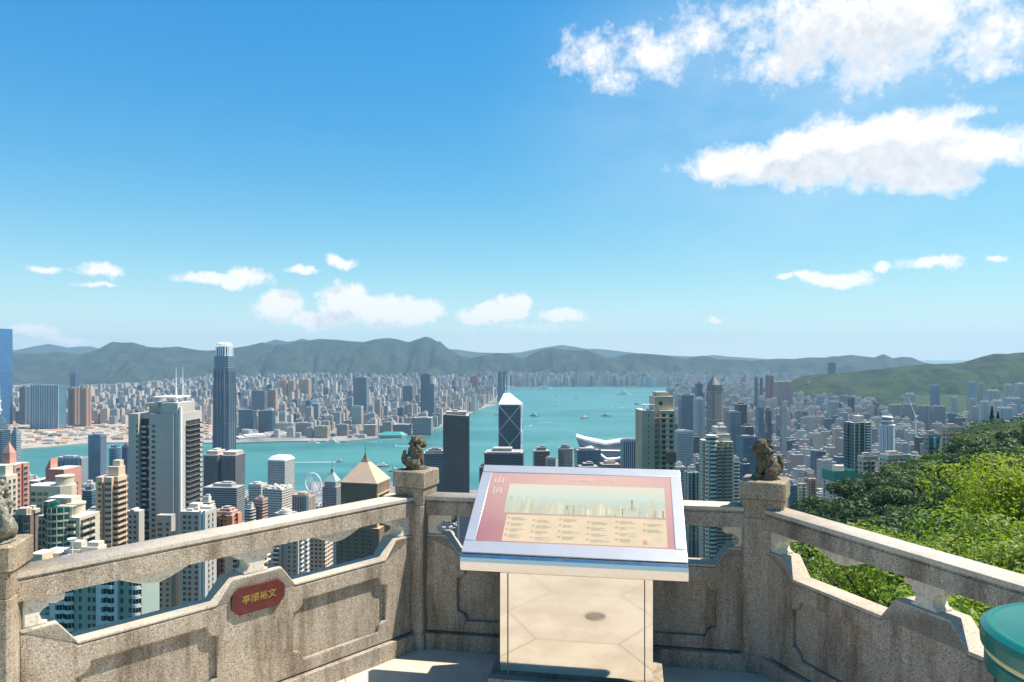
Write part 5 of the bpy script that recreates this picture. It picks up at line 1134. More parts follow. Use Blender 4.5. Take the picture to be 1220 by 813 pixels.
for (l, r_, y, d, rot, rt, st, c, pl, rf, cr, lb, rf_) in [
 (13, 25, 509, 1500, -8, .9, 'ribbon', (.40, .48, .50), 'box', 'steps', 12, 'pale banded block with a pitched white cap beside the tiered skyscraper', None),
 (66, 106, 545, 1550, -5, .45, 'stripe', (.40, .45, .50), 'comb', 'parapet', 0, 'wide blue-grey slab on the harbour left of the twin glass towers', 'the wide blue-grey slab'),
 (105, 127, 519, 1500, -6, .7, 'curtain', (.14, .20, .29), 'box', 'parapet', 0, 'tall lavender blue glass tower in front of the harbour', 'the lavender glass tower'),
 (127, 147, 531, 1450, -6, .9, 'cribbon', (.05, .15, .25), 'round', 'plant', 4, 'rounded blue banded tower left of the masted white tower', None),
 (144, 158, 528, 1550, -6, .9, 'curtain', (.10, .14, .19), 'chamfer', 'steps', 8, 'pointed grey glass tower just left of the masted white tower', None),
 (98, 116, 580, 900, -6, .8, 'ribbon', (.10, .17, .22), 'box', 'plant', 4, 'dark blue banded block above the pink flats', None),
 (296, 318, 577, 1080, -12, .8, 'grid', (.66, .66, .66), 'box', 'parapet', 0, 'left white gridded office block with a cluttered roof before the harbour', 'the left white gridded block'),
 (313, 349, 581, 1020, -18, .8, 'grid', (.70, .69, .67), 'box', None, 0, 'large white gridded office block with many roof huts', 'the large white gridded block'),
 (348, 376, 590, 930, -14, .7, 'stripe', (.55, .42, .36), 'box', 'parapet', 0, 'beige office with brown window columns and a white ribbed end', 'the brown-columned office'),
 (384, 408, 579, 1150, -12, .9, 'grid', (.34, .35, .38), 'box', None, 0, 'grey office tower under a pale green pyramid roof', 'the green pyramid-roofed tower'),
 (303, 319, 595, 850, -16, .9, 'ribbon', (.50, .33, .28), 'box', 'parapet', 0, 'pinkish banded small block before the gridded offices', None),
 (290, 306, 602, 840, -16, .9, 'ribbon', (.50, .52, .52), 'chamfer', 'plant', 4, 'small pale grey block right of the salmon pink tower', None),
 (326, 354, 606, 800, -16, .8, 'punched', (.60, .55, .50), 'box', 'cyl', 4, 'low cream block with a rounded white roof above the left rail', None),
 (242, 292, 577, 1180, -6, .5, 'ribbon', (.30, .31, .33), 'box', 'plant', 3, 'low grey podium block at the foot of the dark ribbed twin tower', None),
 (236, 256, 594, 700, -6, .8, 'punched', (.62, .61, .60), 'box', 'plant', 3, 'pale flats with a white roof between masted tower and salmon tower', None)]:
    b0 = B('office_tower', lb, l, r_, y, d, rot, rt, cat='office tower', ref=rf_).simple(st, c, pl, rf, cr)
    if 'many roof huts' in lb: clutter(b0, b0.h, 26, .9, (.75, .73, .70), 5)
    if 'cluttered roof' in lb: clutter(b0, b0.h, 14, .85, (.75, .73, .70), 6)
    if 'green pyramid' in lb:
        q = MB(); z = b0.h + .02; q.prism(b0.rect(.8), z, z + 8); q.prism(b0.rect(.84), z + 8, z + 22, 1, 1, b0.rect(.16)); q.prism(b0.rect(.18), z + 22, z + 28); b0.part('pyramid_roof', q, [M_TINT, plain('verdigris', (.36, .50, .42), .7)], (.3, .31, .33))
        q = MB(); q.tube([(0, 0, z + 28), (0, 0, z + 44)], [.6, .15], 6); b0.part('spire', q, [M_METAL])
    if 'brown-columned' in lb or 'brown window columns' in lb:
        q = MB(); q.box(b0.w * .34, b0.w * .5 + .5, -b0.dp / 2 - .8, -b0.dp / 2 - .003, 0, b0.h + 2); b0.part('end_pier', q, [M_WHITE])

# observation wheel
wp = W(373, 586, 2000); wh = empty('observation_wheel', (wp.x, wp.y, 4), R(-24), 'white observation wheel standing on the harbour front', 'ferris wheel')
Rw, zc = 27.0, 31.0
q = MB(); rim = [(Rw * math.cos(i * math.pi / 30), 0, zc + Rw * math.sin(i * math.pi / 30)) for i in range(61)]
for y in (-1.6, 1.6): q.tube([(p[0], y, p[2]) for p in rim], .55, 5, 0, False)
q.build('rim', M_STEELW, wh)
q = MB()
for i in range(28): t = i * 2 * math.pi / 28; q.tube([(0, 0, zc), (Rw * math.cos(t), 0, zc + Rw * math.sin(t))], .26, 4)
tag(q.build('spoke', M_STEELW, wh), kind='stuff')
q = MB(); q.tube([(0, -3, zc), (0, 3, zc)], 1.8, 12); q.build('hub', M_STEELW, wh)
for e in (-1, 1):
    for f_ in (-1, 1): q = MB(); q.tube([(0, 3 * f_, zc), (e * 13, 9 * f_, 0)], [.9, 1.2], 6); q.build('support_leg', M_STEELW, wh)
gq = MB(); gq.box(-1.2, 1.2, -1.3, 1.3, -2.6, 0, 0, 0, True); gm = gq.mesh('gondola', [M_WHITE])
for i in range(42): t = i * 2 * math.pi / 42; link('gondola', gm, wh, ((Rw + .8) * math.cos(t), 0, zc + (Rw + .8) * math.sin(t) + .6))
HERO.append(('the observation wheel', 373, 580, 22))

# convention hall: sweeping white wing roofs over glass
s = B('convention_hall', 'sweeping white wing-roofed convention hall jutting into the harbour', 686, 752, 523, 2350, -6, .7, base=3, cat='convention hall', ref='the white wing-roofed hall')
a, b_, h = s.w / 2, s.dp / 2, s.h
q = MB(); q.prism([(-a * .82, -b_ * .8), (a, -b_ * .8), (a, b_ * .8), (-a * .82, b_ * .8)], 0, h * .72); s.part('glass_hall', q, [FA['curtain'], M_ROOFL], (.10, .15, .20))
def wing(prof, y0, y1, th, name):
    q = MB(); n_ = len(prof)
    for i in range(n_ - 1):
        (x0, z0), (x1, z1) = prof[i], prof[i + 1]
        for r_ in range(8):
            t0, t1 = r_ / 8, (r_ + 1) / 8; ya, yb = y0 + (y1 - y0) * t0, y0 + (y1 - y0) * t1; ca, cb = math.sin(math.pi * (.15 + .7 * t0)) * 7, math.sin(math.pi * (.15 + .7 * t1)) * 7
            q.face([(x0, ya, z0 + ca), (x1, ya, z1 + ca), (x1, yb, z1 + cb), (x0, yb, z0 + cb)]); q.face([(x0, yb, z0 + cb - th), (x1, yb, z1 + cb - th), (x1, ya, z1 + ca - th), (x0, ya, z0 + ca - th)])
        ca = math.sin(math.pi * .15) * 7; q.face([(x0, y0, z0 + ca - th), (x1, y0, z1 + ca - th), (x1, y0, z1 + ca), (x0, y0, z0 + ca)])
    s.part(name, q, [plain('white_shell_roof', (.78, .76, .73), .5)], smooth=False)
wing([(-a * 1.0, h * 1.05), (-a * .7, h * .98), (-a * .35, h * .93), (a * .1, h * .86), (a * .6, h * .92), (a * 1.0, h * .95)], -b_ * .3, b_ * .9, 6, 'upper_wing_roof')
wing([(-a * .72, h * .72), (-a * .45, h * .78), (-a * .2, h * .66), (a * .12, h * .48), (a * .5, h * .50), (a * .98, h * .60)], -b_ * 1.05, -b_ * .2, 5, 'lower_wing_roof')
q = MB(); q.face([(-a, -b_ * .25, h * 1.05), (-a * .8, -b_ * .3, h * .62), (-a * .2, -b_ * .3, h * .66), (-a * .25, -b_ * .28, h * .93)]); q.prism([(-a * .80, -b_ * .3), (a * .9, -b_ * .3), (a * .9, b_ * .6), (-a * .80, b_ * .6)], h * .72 + .01, h * .84); s.part('glass_prow', q, [FA['curtain'], M_ROOFL], (.12, .15, .17))

# ---- Kowloon: hero blocks on the far shore
s = B('skyscraper', 'tallest far-shore skyscraper of bright blue glass cut by the left picture edge', -46, 20.5, 392, 3900, -12, .9, base=3, ref='the bright blue far-shore skyscraper')
a, b_ = s.w / 2, s.dp / 2; q = MB(); q.prism(s.plan('chamfer'), 0, s.h); s.part('tower_shaft', q, [FA['curtain'], M_ROOFL], (.008, .13, .33))
q = MB()
for z in (s.h * .84, s.h * .56, s.h * .3): q.prism([(x * 1.006, y * 1.006) for x, y in s.plan('chamfer')], z, z + 7, 0, 0, None, True)
s.part('plant_band', q, [plain('slate_band', (.08, .16, .22), .4, .2)])
for (l, r_, y, d, rot, rt, st, c, pl, rf, cr, nm, lb, rf_) in [
 (36, 79, 459, 3750, -10, .3, 'curtain', (.07, .20, .28), 'comb', 'parapet', 0, 'apartment_tower', 'wide light blue glass apartment slab with white ribs on the far shore', 'the wide blue far-shore slab'),
 (23, 36, 460, 3950, -10, .9, 'stripe', (.16, .19, .22), 'notch', 'plant', 4, 'apartment_tower', 'dark grey tower between blue skyscraper and wide blue slab', None),
 (81, 95, 461, 3900, -12, .8, 'dense', (.30, .20, .17), 'notch', 'twin', 5, 'apartment_tower', 'left one of two brown far-shore apartment towers', None),
 (95, 109, 461, 3850, -12, .8, 'dense', (.42, .27, .20), 'notch', 'twin', 5, 'apartment_tower', 'right one of two brown far-shore apartment towers', 'the brown far-shore towers'),
 (83, 94.5, 444, 4700, -10, .8, 'curtain', (.05, .11, .17), 'box', 'plant', 3, 'office_tower', 'dark blue tower rising behind the brown apartment pair', None),
 (284, 306, 489, 3550, -8, .5, 'curtain', (.02, .06, .10), 'box', 'parapet', 0, 'office_block', 'left dark glass office block beside the crowned skyscraper on the far shore', None),
 (308, 328, 490, 3500, -8, .5, 'curtain', (.02, .055, .09), 'box', 'parapet', 0, 'office_block', 'right dark glass office block with a grey end on the far shore', 'the dark far-shore glass blocks'),
 (300, 319, 466, 4300, -8, .5, 'ribbon', (.14, .16, .20), 'box', 'parapet', 0, 'office_block', 'low dark slab behind the two dark glass blocks', None),
 (319, 331, 464, 4350, -8, .6, 'dense', (.50, .36, .29), 'comb', 'twin', 3, 'apartment_block', 'pale brick flats right of the low dark slab', None),
 (333, 343, 452, 5200, -8, .6, 'dense', (.62, .42, .30), 'notch', 'twin', 6, 'apartment_tower', 'left of three peach estate towers in the far city', None),
 (343, 352, 452.5, 5200, -8, .6, 'dense', (.62, .42, .30), 'notch', 'twin', 6, 'apartment_tower', 'middle of three peach estate towers in the far city', None),
 (356, 371, 451, 5300, -8, .6, 'dense', (.60, .42, .32), 'notch', 'twin', 6, 'apartment_tower', 'right of three peach estate towers in the far city', 'the peach estate towers'),
 (363, 373, 476, 3900, -10, .9, 'cribbon', (.06, .11, .15), 'chamfer', 'steps', 10, 'office_tower', 'dark bluish curved tower left of the billboard tower', None),
 (372, 382, 481, 3850, -10, .8, 'grid', (.40, .45, .46), 'box', None, 0, 'office_tower', 'grey tower topped by a tilted white billboard with red marks', 'the billboard tower'),
 (421, 440, 449, 4200, -6, .7, 'stripe', (.20, .24, .27), 'box', 'plant', 3, 'office_tower', 'tall grey slab hotel tower in the far shore centre', 'the tall grey far-shore slab'),
 (419, 433, 485, 3650, -6, .7, 'stripe', (.55, .58, .52), 'box', 'parapet', 0, 'office_tower', 'pale ribbed block with green cap before the grey slab', None),
 (446, 454, 475, 3900, -6, .8, 'punched', (.45, .40, .40), 'notch', 'plant', 5, 'office_tower', 'slim mauve tower right of the tall grey slab', None),
 (501, 514, 445, 4100, -4, .7, 'stripe', (.13, .15, .19), 'box', 'plant', 3, 'skyscraper', 'tallest dark tower of the far shore middle', 'the dark far-shore tower'),
 (511, 518, 457, 4000, -4, .9, 'stripe', (.16, .18, .22), 'box', 'plant', 3, 'office_tower', 'shorter dark tower joined to the tallest one', None),
 (480, 493, 459, 4700, -4, .6, 'stripe', (.22, .25, .29), 'comb', 'plant', 3, 'office_block', 'grey block in the far city left of the dark tower', None),
 (593, 598, 443, 5600, 0, .8, 'curtain', (.03, .08, .11), 'box', 'plant', 2, 'office_tower', 'left one of twin dark towers on the far point above the braced prism', None),
 (598.6, 604, 442, 5600, 0, .8, 'curtain', (.03, .09, .13), 'box', 'plant', 2, 'office_tower', 'right one of twin dark towers on the far point above the braced prism', 'the twin dark point towers'),
 (560, 569.5, 448, 6400, 0, .5, 'dense', (.50, .12, .16), 'box', 'plant', 3, 'office_block', 'bright crimson block in the distant city', 'the crimson distant block'),
 (456, 468, 503, 3450, -4, .8, 'ribbon', (.45, .33, .28), 'box', 'parapet', 0, 'hotel_block', 'tan hotel block near the green-roofed pavilion', None),
 (433, 449, 506, 3400, -4, .5, 'ribbon', (.42, .32, .29), 'box', None, 0, 'museum_hall', 'windowless pinkish hall with a sloping end on the far waterfront', 'the pinkish waterfront hall'),
 (401, 416, 506, 3420, -6, .6, 'ribbon', (.40, .33, .31), 'box', 'parapet', 0, 'museum_hall', 'pinkish low block left of the sloping waterfront hall', None),
 (374, 394, 508, 3330, -8, .6, 'ribbon', (.55, .42, .30), 'box', 'parapet', 0, 'hotel_block', 'sand coloured long block at the far ferry pier', 'the sand coloured block'),
 (328, 352, 504, 3450, -8, .4, 'stripe', (.50, .50, .50), 'comb', 'parapet', 0, 'shopping_block', 'white colonnaded block beside the dark glass blocks', None),
 (352, 374, 504, 3420, -8, .4, 'stripe', (.48, .46, .42), 'comb', 'parapet', 0, 'shopping_block', 'cream colonnaded block left of the sand coloured block', None),
 (492, 516, 497, 3500, -4, .6, 'ribbon', (.36, .27, .26), 'box', 'plant', 2, 'hotel_block', 'brown low hotel on the far point behind the left lion', None),
 (468, 490, 505, 3500, -4, .6, 'ribbon', (.20, .18, .20), 'box', 'plant', 2, 'hotel_block', 'dark low block behind the left lion on the far shore', None)]:
    b0 = B(nm, lb, l, r_, y, d, rot, rt, base=4, cat='tower' if 'tower' in nm or nm == 'skyscraper' else 'block', ref=rf_, sink=2).simple(st, c, pl, rf, cr)
    if 'billboard' in lb and 'topped' in lb:
        q = MB(); w2 = b0.w / 2; T_ = Matrix.Rotation(R(-10), 4, 'Y') @ Matrix.Rotation(0, 4, 'Z')
        q.box(-w2, w2 * .9, -b0.dp / 2 - 1, -b0.dp / 2 + 2, b0.h + 1, b0.h + 24); b0.part('billboard', q, [M_WHITE])
        q = MB()
        for x in (-w2 * .5, w2 * .1): q.box(x - 3.2, x + 3.2, -b0.dp / 2 - 1.4, -b0.dp / 2 - 1.003, b0.h + 10, b0.h + 15)
        b0.part('red_mark', q, [plain('billboard_red', (.6, .08, .06), .6)])
    if 'wide light blue' in lb:
        q = MB()
        for i in range(13): x = -b0.w / 2 + b0.w * i / 12; q.box(x - 1.0, x + 1.0, -b0.dp / 2 - 1.6, -b0.dp / 2 - .003, 0, b0.h + 3)
        b0.part('white_rib', q, [plain('pale_ribs', (.55, .62, .66), .5)])
    if 'green cap' in lb: q = MB(); q.prism(b0.rect(.9), b0.h, b0.h + 6); b0.part('roof_cap', q, [plain('jade_tiles', (.10, .32, .26), .6)])
# ocean pier terminal
pa, pb = W(283, 536, 3280), W(345, 524, 3420)
pr = empty('pier_terminal', (0, 0, 0), 0, 'long white liner terminal pier stretching into the harbour', 'pier')
def along(p0, p1, hw, z0, z1, mats, name):
    dv = Vector((p1.x - p0.x, p1.y - p0.y)).normalized(); nv = Vector((-dv.y, dv.x)) * hw; q = MB()
    q.prism([(p0.x - nv.x, p0.y - nv.y)[::1], (p0.x + nv.x, p0.y + nv.y), (p1.x + nv.x, p1.y + nv.y), (p1.x - nv.x, p1.y - nv.y)][::-1], z0, z1); return q.build(name, mats, pr)
along(pa, pb, 34, 0, 13, [FA['ribbon'], M_ROOFW], 'lower_deck').color = (.7, .68, .64, 1); along(pa.lerp(pb, .12), pb, 26, 13.02, 20, [FA['ribbon'], M_ROOFW], 'upper_deck').color = (.72, .70, .66, 1)
along(pa.lerp(pb, .5), pb.lerp(pa, .1), 10, 20.02, 26, [FA['ribbon'], M_ROOFL], 'roof_hall').color = (.5, .3, .25, 1)
HERO.append(('the liner terminal pier', 312, 528, 40))
# green-roofed waterfront pavilion on the far shore
wp = W(467, 512, 3350); pv_ = empty('waterfront_pavilion', (wp.x, wp.y, 4), 0, 'turquoise roofed low pavilion on the far point', 'pavilion')
q = MB(); q.prism([(-62, -20), (50, -20), (70, 22), (-50, 22)], 0, 12); q.build('hall', [FA['ribbon'], M_ROOFL], pv_).color = (.5, .5, .48, 1)
q = MB(); q.prism([(-58, -18), (48, -18), (66, 20), (-46, 20)], 12.02, 24, 0, 0, [(-40, -8), (36, -8), (48, 12), (-32, 12)]); q.build('roof', plain('turquoise_roof', (.04, .36, .30), .6), pv_)
# ------------------------------------------------------------------ the rest of the city
rc = random.Random(5)
HK_TOP = [(0, 556), (60, 566), (100, 566), (150, 556), (170, 590), (235, 582), (262, 588), (300, 586), (350, 592), (362, 600), (385, 600), (400, 592), (470, 590), (500, 592), (530, 588), (560, 592), (628, 575), (640, 552), (668, 560), (690, 556), (720, 553), (745, 552), (760, 520), (785, 492), (800, 485), (815, 478), (840, 470), (865, 466), (890, 461), (910, 462), (940, 466), (960, 468), (1000, 470), (1040, 474), (1060, 488), (1130, 492), (1160, 484), (1240, 470)]
KO_TOP = [(-60, 462), (20, 461), (110, 458), (160, 456), (250, 446), (300, 446), (330, 441), (420, 442), (500, 444), (560, 446), (620, 440), (700, 440), (800, 437), (900, 442)]
PAL = [(.58, .57, .55), (.66, .65, .62), (.50, .52, .54), (.42, .45, .49), (.58, .50, .42), (.60, .48, .42), (.52, .40, .36), (.36, .41, .46), (.66, .60, .52), (.30, .34, .38), (.70, .69, .67), (.47, .42, .40), (.24, .28, .32)]
PALN = ['pale grey', 'white', 'bluish grey', 'slate blue', 'sandy', 'peach', 'rosy brown', 'steel blue', 'cream', 'charcoal blue', 'bright white', 'taupe', 'dark slate']
GLASSC = [(.05, .10, .15), (.10, .17, .22), (.03, .05, .07), (.06, .13, .15)]; GLASSN = ['blue glass', 'pale blue glass', 'black glass', 'teal glass']
def clash(x, y, r, grow=1.0):
    for (a, b_, c) in FOOT:
        if (a - x) ** 2 + (b_ - y) ** 2 < (c * grow + r) ** 2: return True
    return False
def inpoly(x, y, poly):
    c = False; n_ = len(poly)
    for i in range(n_):
        a, b_ = poly[i], poly[i - 1]
        if (a[1] > y) != (b_[1] > y) and x < (b_[0] - a[0]) * (y - a[1]) / (b_[1] - a[1]) + a[0]: c = not c
    return c
KPOLY = [(v.x, v.y + 25) for v in front] + [(7000, 13500), (-11000, 13500), (-11000, 3000)]
cand = []
HERO_FOOT = list(FOOT)
# island side: street grid turned a little to the harbour
rot0 = R(13); SX, SY = 36.0, 34.0
for i in range(-70, 150):
    for j in range(-10, 235):
        if i % 5 == 0 or j % 4 == 0: continue                           # streets
        lx, ly = i * SX + rc.uniform(-5, 5), j * SY + rc.uniform(-4, 4) + 650
        x, y = lx * math.cos(rot0) - ly * math.sin(rot0) * .6, lx * math.sin(rot0) + ly
        if y < 640 or y > 8300: continue
        p = px_h(x, y)
        if y > 4900 and (p < 775 or p > 930): continue
        if p < -20 or p > 1235 or not landside(x, y + 60): continue
        if p < 640 and y < 600: continue
        g0 = ground(x, y)
        if g0 > 175 or g0 < 1: continue
        if rc.random() < (.05 if y < 2500 else .12) or (g0 > 75 and rc.random() < .55): continue
        w = rc.uniform(17, 27); dp = rc.uniform(16, 24); r = max(w, dp) * .55
        if clash(x, y, r * .7, .85): continue
        hmax = rc.choice([45, 60, 75, 85, 95, 110, 120, 140]) * rc.uniform(.85, 1.2)
        if p > 1040: hmax *= .75
        lim = lerp_tab(HK_TOP, p) + rc.uniform(0, 10) * (1 if y > 1500 else 2.5)
        if y > 4500: lim = 455 + rc.uniform(0, 8)
        h = min(hmax, EZ - (lim - HY) * y / F - g0)
        if h < 14: continue
        cand.append(('hk', x, y, g0, w, dp, h, p))
# far shore
for i in range(-150, 150):
    for j in range(0, 150):
        if i % 6 == 0 or j % 5 == 0: continue
        x, y = i * 50.0 + rc.uniform(-9, 9), 3250 + j * 44.0 + rc.uniform(-8, 8)
        x, y = x + (y - 3250) * .06, y - x * .05
        p = px_h(x, y)
        if p < -70 or p > 940 or y > 9300: continue
        if not inpoly(x, y, KPOLY): continue
        if x < -1430 and y < 3950: continue
        if noise.noise(Vector((x * .0016, y * .0016, 5.0))) > .33 or rc.random() < .16: continue    # parks and open ground
        far = (y - 3300) / 6000
        w, dp = rc.uniform(20, 42), rc.uniform(18, 32)
        if clash(x, y, 14, .9): continue
        hmax = rc.choice([22, 30, 38, 45, 50, 60, 70, 90]) * rc.uniform(.8, 1.2) + (rc.choice([0, 0, 40, 60, 80]) * min(1, max(0, far * 1.5)))
        if y < 3600: hmax *= .6
        lim = lerp_tab(KO_TOP, p) + rc.uniform(0, 8) ; h = min(hmax, EZ - (lim - HY) * y / F - 4)
        if h < 8: continue
        cand.append(('ko', x, y, 4, w, dp, h, p))
# eastern shore beyond the runway and the slopes of the far island hills
for k in range(1000):
    y = rc.uniform(8480, 9240); p = rc.uniform(570, 960); x = (p - CX) * y / F
    if p > 830 and rc.random() < .4: continue
    cand.append(('ea', x, y, 5, rc.uniform(22, 40), rc.uniform(20, 34), min(rc.choice([60, 90, 110, 120, 150]) * rc.uniform(.8, 1.1), EZ - (437 - HY) * y / F), p))
for c in cand: pass
NH = len(HERO_FOOT)
def seen(c): return (c[4] * F / c[2]) * min(40.0, c[6] * F / c[2]) * (1.0 if 0 < c[7] < 1220 else .1)
cand.sort(key=seen, reverse=True)
N_IND = 300 - len([o for o in C.objects if o.parent is None and o.get('category') in ('tower', 'office tower', 'block', 'skyscraper', 'apartment block', 'estate block')])
# keep buildings that stand in view: not straight behind a nearer, taller one
def top_row(c): return HY + (EZ - c[3] - c[6]) * F / c[2]
hidden_by = []
def visible(c):
    y0 = top_row(c)
    if y0 > 556 and 545 < c[7] < 822: return False
    a, b_ = c[7] - c[4] * F / c[2] / 2, c[7] + c[4] * F / c[2] / 2
    if y0 > 640 and not (180 > a): return False
    for o in hidden_by:
        if o[2] < c[2] - 5 and top_row(o) < y0 + 1:
            l, r = o[7] - o[4] * F / o[2] / 2, o[7] + o[4] * F / o[2] / 2
            if l < a + 1 and r > b_ - 1: return False
    return True
solo, rest = [], []
for c in sorted(cand, key=lambda c: c[2]):
    if c[2] < 6200 and visible(c): hidden_by.append(c)
vis = set(id(c) for c in hidden_by)
for c in cand:
    (solo if id(c) in vis and len(solo) < N_IND and c[2] < 6200 else rest).append(c)
used_lab = {}
def describe(c, colour, form):
    p, row = c[7], top_row(c) + 8
    best = min(HERO, key=lambda h_: math.hypot((h_[1] - p), (h_[2] - row) * 1.6) + (0 if abs(h_[1] - p) < 120 else 60))
    dx, dy = p - best[1], row - best[2]
    rel = ('right of' if dx > 0 else 'left of') if abs(dx) > best[3] * .5 + 2 else ('above' if dy < 0 else 'below')
    size = 'tall' if c[6] > 100 else ('low' if c[6] < 45 else 'mid-height')
    return [size, colour, form, rel, best[0], abs(dx) if rel.endswith('of') else abs(dy)]
solo_info = []
for c in solo:
    kd, x, y, g0, w, dp, h, p = c
    z = rc.random(); glassy = z < (.16 if kd == 'hk' else .08)
    if glassy: k = rc.randrange(4); col, cn, st, pl = GLASSC[k], GLASSN[k], rc.choice(['curtain', 'cribbon']), rc.choice(['box', 'box', 'chamfer']); form = 'office tower'
    else:
        k = rc.randrange(len(PAL)) if rc.random() < (.55 if p > 420 else .3) else rc.choice([4, 5, 6, 8, 11, 1, 8, 4]); col, cn = PAL[k], PALN[k]; st = rc.choice(['punched', 'dense', 'dense', 'balcony', 'ribbon', 'grid', 'stripe']); pl = rc.choice(['box', 'notch', 'cross', 'notch', 'comb'])
        form = {'ribbon': 'banded block', 'grid': 'gridded office', 'stripe': 'ribbed tower', 'balcony': 'balconied flats'}.get(st, {'cross': 'cross-plan flats', 'notch': 'notched flats', 'comb': 'slab flats'}.get(pl, 'plain flats'))
    solo_info.append((c, col, st, pl, describe(c, cn, form), rc.choice(['plant', 'twin', 'parapet', 'steps'] if y < 2600 else ['plant', 'twin'])))
groups_ = {}
for inf in solo_info: groups_.setdefault(tuple(inf[4][:5]), []).append(inf)
ORD = ['', 'second', 'third', 'fourth', 'fifth', 'sixth', 'seventh', 'eighth', 'ninth', 'tenth', 'eleventh', 'twelfth', 'thirteenth', 'fourteenth', 'fifteenth']
for key, lst in groups_.items():
    lst.sort(key=lambda t: t[4][5])
    for k, (c, col, st, pl, dsc, rf) in enumerate(lst):
        kd, x, y, g0, w, dp, h, p = c; size, cn, form, rel, ref, _ = dsc
        o_ = ('nearest' if k == 0 else ORD[min(k, 14)] + ' nearest') if len(lst) > 1 else ''
        lab = ' '.join(f'{size} {cn} {form} {rel} {ref}'.split()) + (f', {o_} such' if o_ else '')
        s = B.__new__(B); s.rot = rot0 + rc.choice([0, math.pi / 2 * 0]) + rc.uniform(-.06, .06) if kd == 'hk' else rc.uniform(-.25, .05)
        s.w, s.dp, s.x, s.y, s.z0, s.h = w, dp, x, y, g0 - 3, h + 3; s.zt = g0 + h
        nm = 'office_tower' if 'office' in form else ('apartment_tower' if h > 45 else 'apartment_block')
        s.root = empty(nm, (x, y, s.z0), s.rot, lab, 'building', 'city buildings on the island' if kd == 'hk' else 'city buildings across the harbour'); s.nwin = 0; s.extra = None
        s.simple(st, col, pl, rf, min(8, h * .08), rc)
# the rest reads as one mass
q = MB(); q.col = []
for c in rest:
    kd, x, y, g0, w, dp, h, p = c
    n0 = len(q.f); t = rot0 if kd == 'hk' else rc.uniform(-.3, .1); ct, st_ = math.cos(t), math.sin(t)
    rr = lambda k, ax=0, ay=0: [(x + (a * w * k / 2 + ax) * ct - (b_ * dp * k / 2 + ay) * st_, y + (a * w * k / 2 + ax) * st_ + (b_ * dp * k / 2 + ay) * ct) for a, b_ in ((-1, -1), (1, -1), (1, 1), (-1, 1))]
    q.prism(rr(1), g0 - 3, g0 + h, 0, 1, u0=rc.uniform(0, 9)); q.prism(rr(.45, w * .1, 0), g0 + h, g0 + h + min(6, h * .08), 0, 1)
    col = PAL[rc.randrange(len(PAL))] if rc.random() > .1 else GLASSC[rc.randrange(4)]
    if max(col) > .2: col = (col[0] * 1.1, col[1] * 1.01, col[2] * .88)
    q.col += [(*col, 1)] * (len(q.f) - n0)
tag(q.build('distant_city', [FA['attr'], M_ROOF]), kind='stuff')
print('CITY', len(cand), 'solo', len(solo), 'rest', len(rest), 'N_IND', N_IND)
# two cranes standing over the town
for (p, y0, d, lab, ang) in [(1091, 470, 1500, 'white lattice crane mast leaning over the mauve estate slabs', -24)]:
    w0 = W(p, 497, d); t_ = W(p - 9, 473, d); r_ = empty('tower_crane', (w0.x, w0.y, w0.z - 40), 0, lab, 'crane')
    q = MB(); q.tube([(0, 0, 0), (0, 0, 40)], [1.2, 1.0], 4); q.build('mast', M_STEELW, r_); q = MB(); q.tube([(0, 0, 40), (t_.x - w0.x, 0, 40 + t_.z - w0.z)], [1.0, .5], 4); q.tube([(0, 0, 40), (5, 0, 43)], .9, 4); q.build('jib', M_STEELW, r_)

# building site on the reclaimed ground: heaps, sheds and containers
q = MB(); q.col = []; rs = random.Random(9)
for k in range(520):
    y = rs.uniform(3050, 4180); p = rs.uniform(-30, 250); x = (p - CX) * y / F
    if not inpoly(x, y - 60, KPOLY) or clash(x, y, 5, .7): continue
    n0 = len(q.f); a_, b_, hh = rs.uniform(5, 28), rs.uniform(4, 14), rs.choice([2, 3, 5, 7, 9]); q.prism([(x - a_, y - b_), (x + a_, y - b_), (x + a_, y + b_), (x - a_, y + b_)], 3, 4 + hh, 0, 0, [(x - a_ * .8, y - b_ * .7), (x + a_ * .9, y - b_ * .7), (x + a_ * .9, y + b_ * .7), (x - a_ * .8, y + b_ * .7)])
    q.col += [(*rs.choice([(.42, .30, .20), (.50, .40, .30), (.34, .27, .21), (.60, .56, .50), (.50, .16, .09), (.05, .09, .04), (.25, .24, .23), (.62, .34, .18)]), 1)] * (len(q.f) - n0)
m_, n, b = newmat('site_colours'); at = n.new('ShaderNodeAttribute'); at.attribute_name = 'Col'; n.put(b.inputs['Base Color'], at.outputs['Color']); n.put(b.inputs['Roughness'], .9)
tag(q.build('site_rubble', [m_]), kind='stuff')

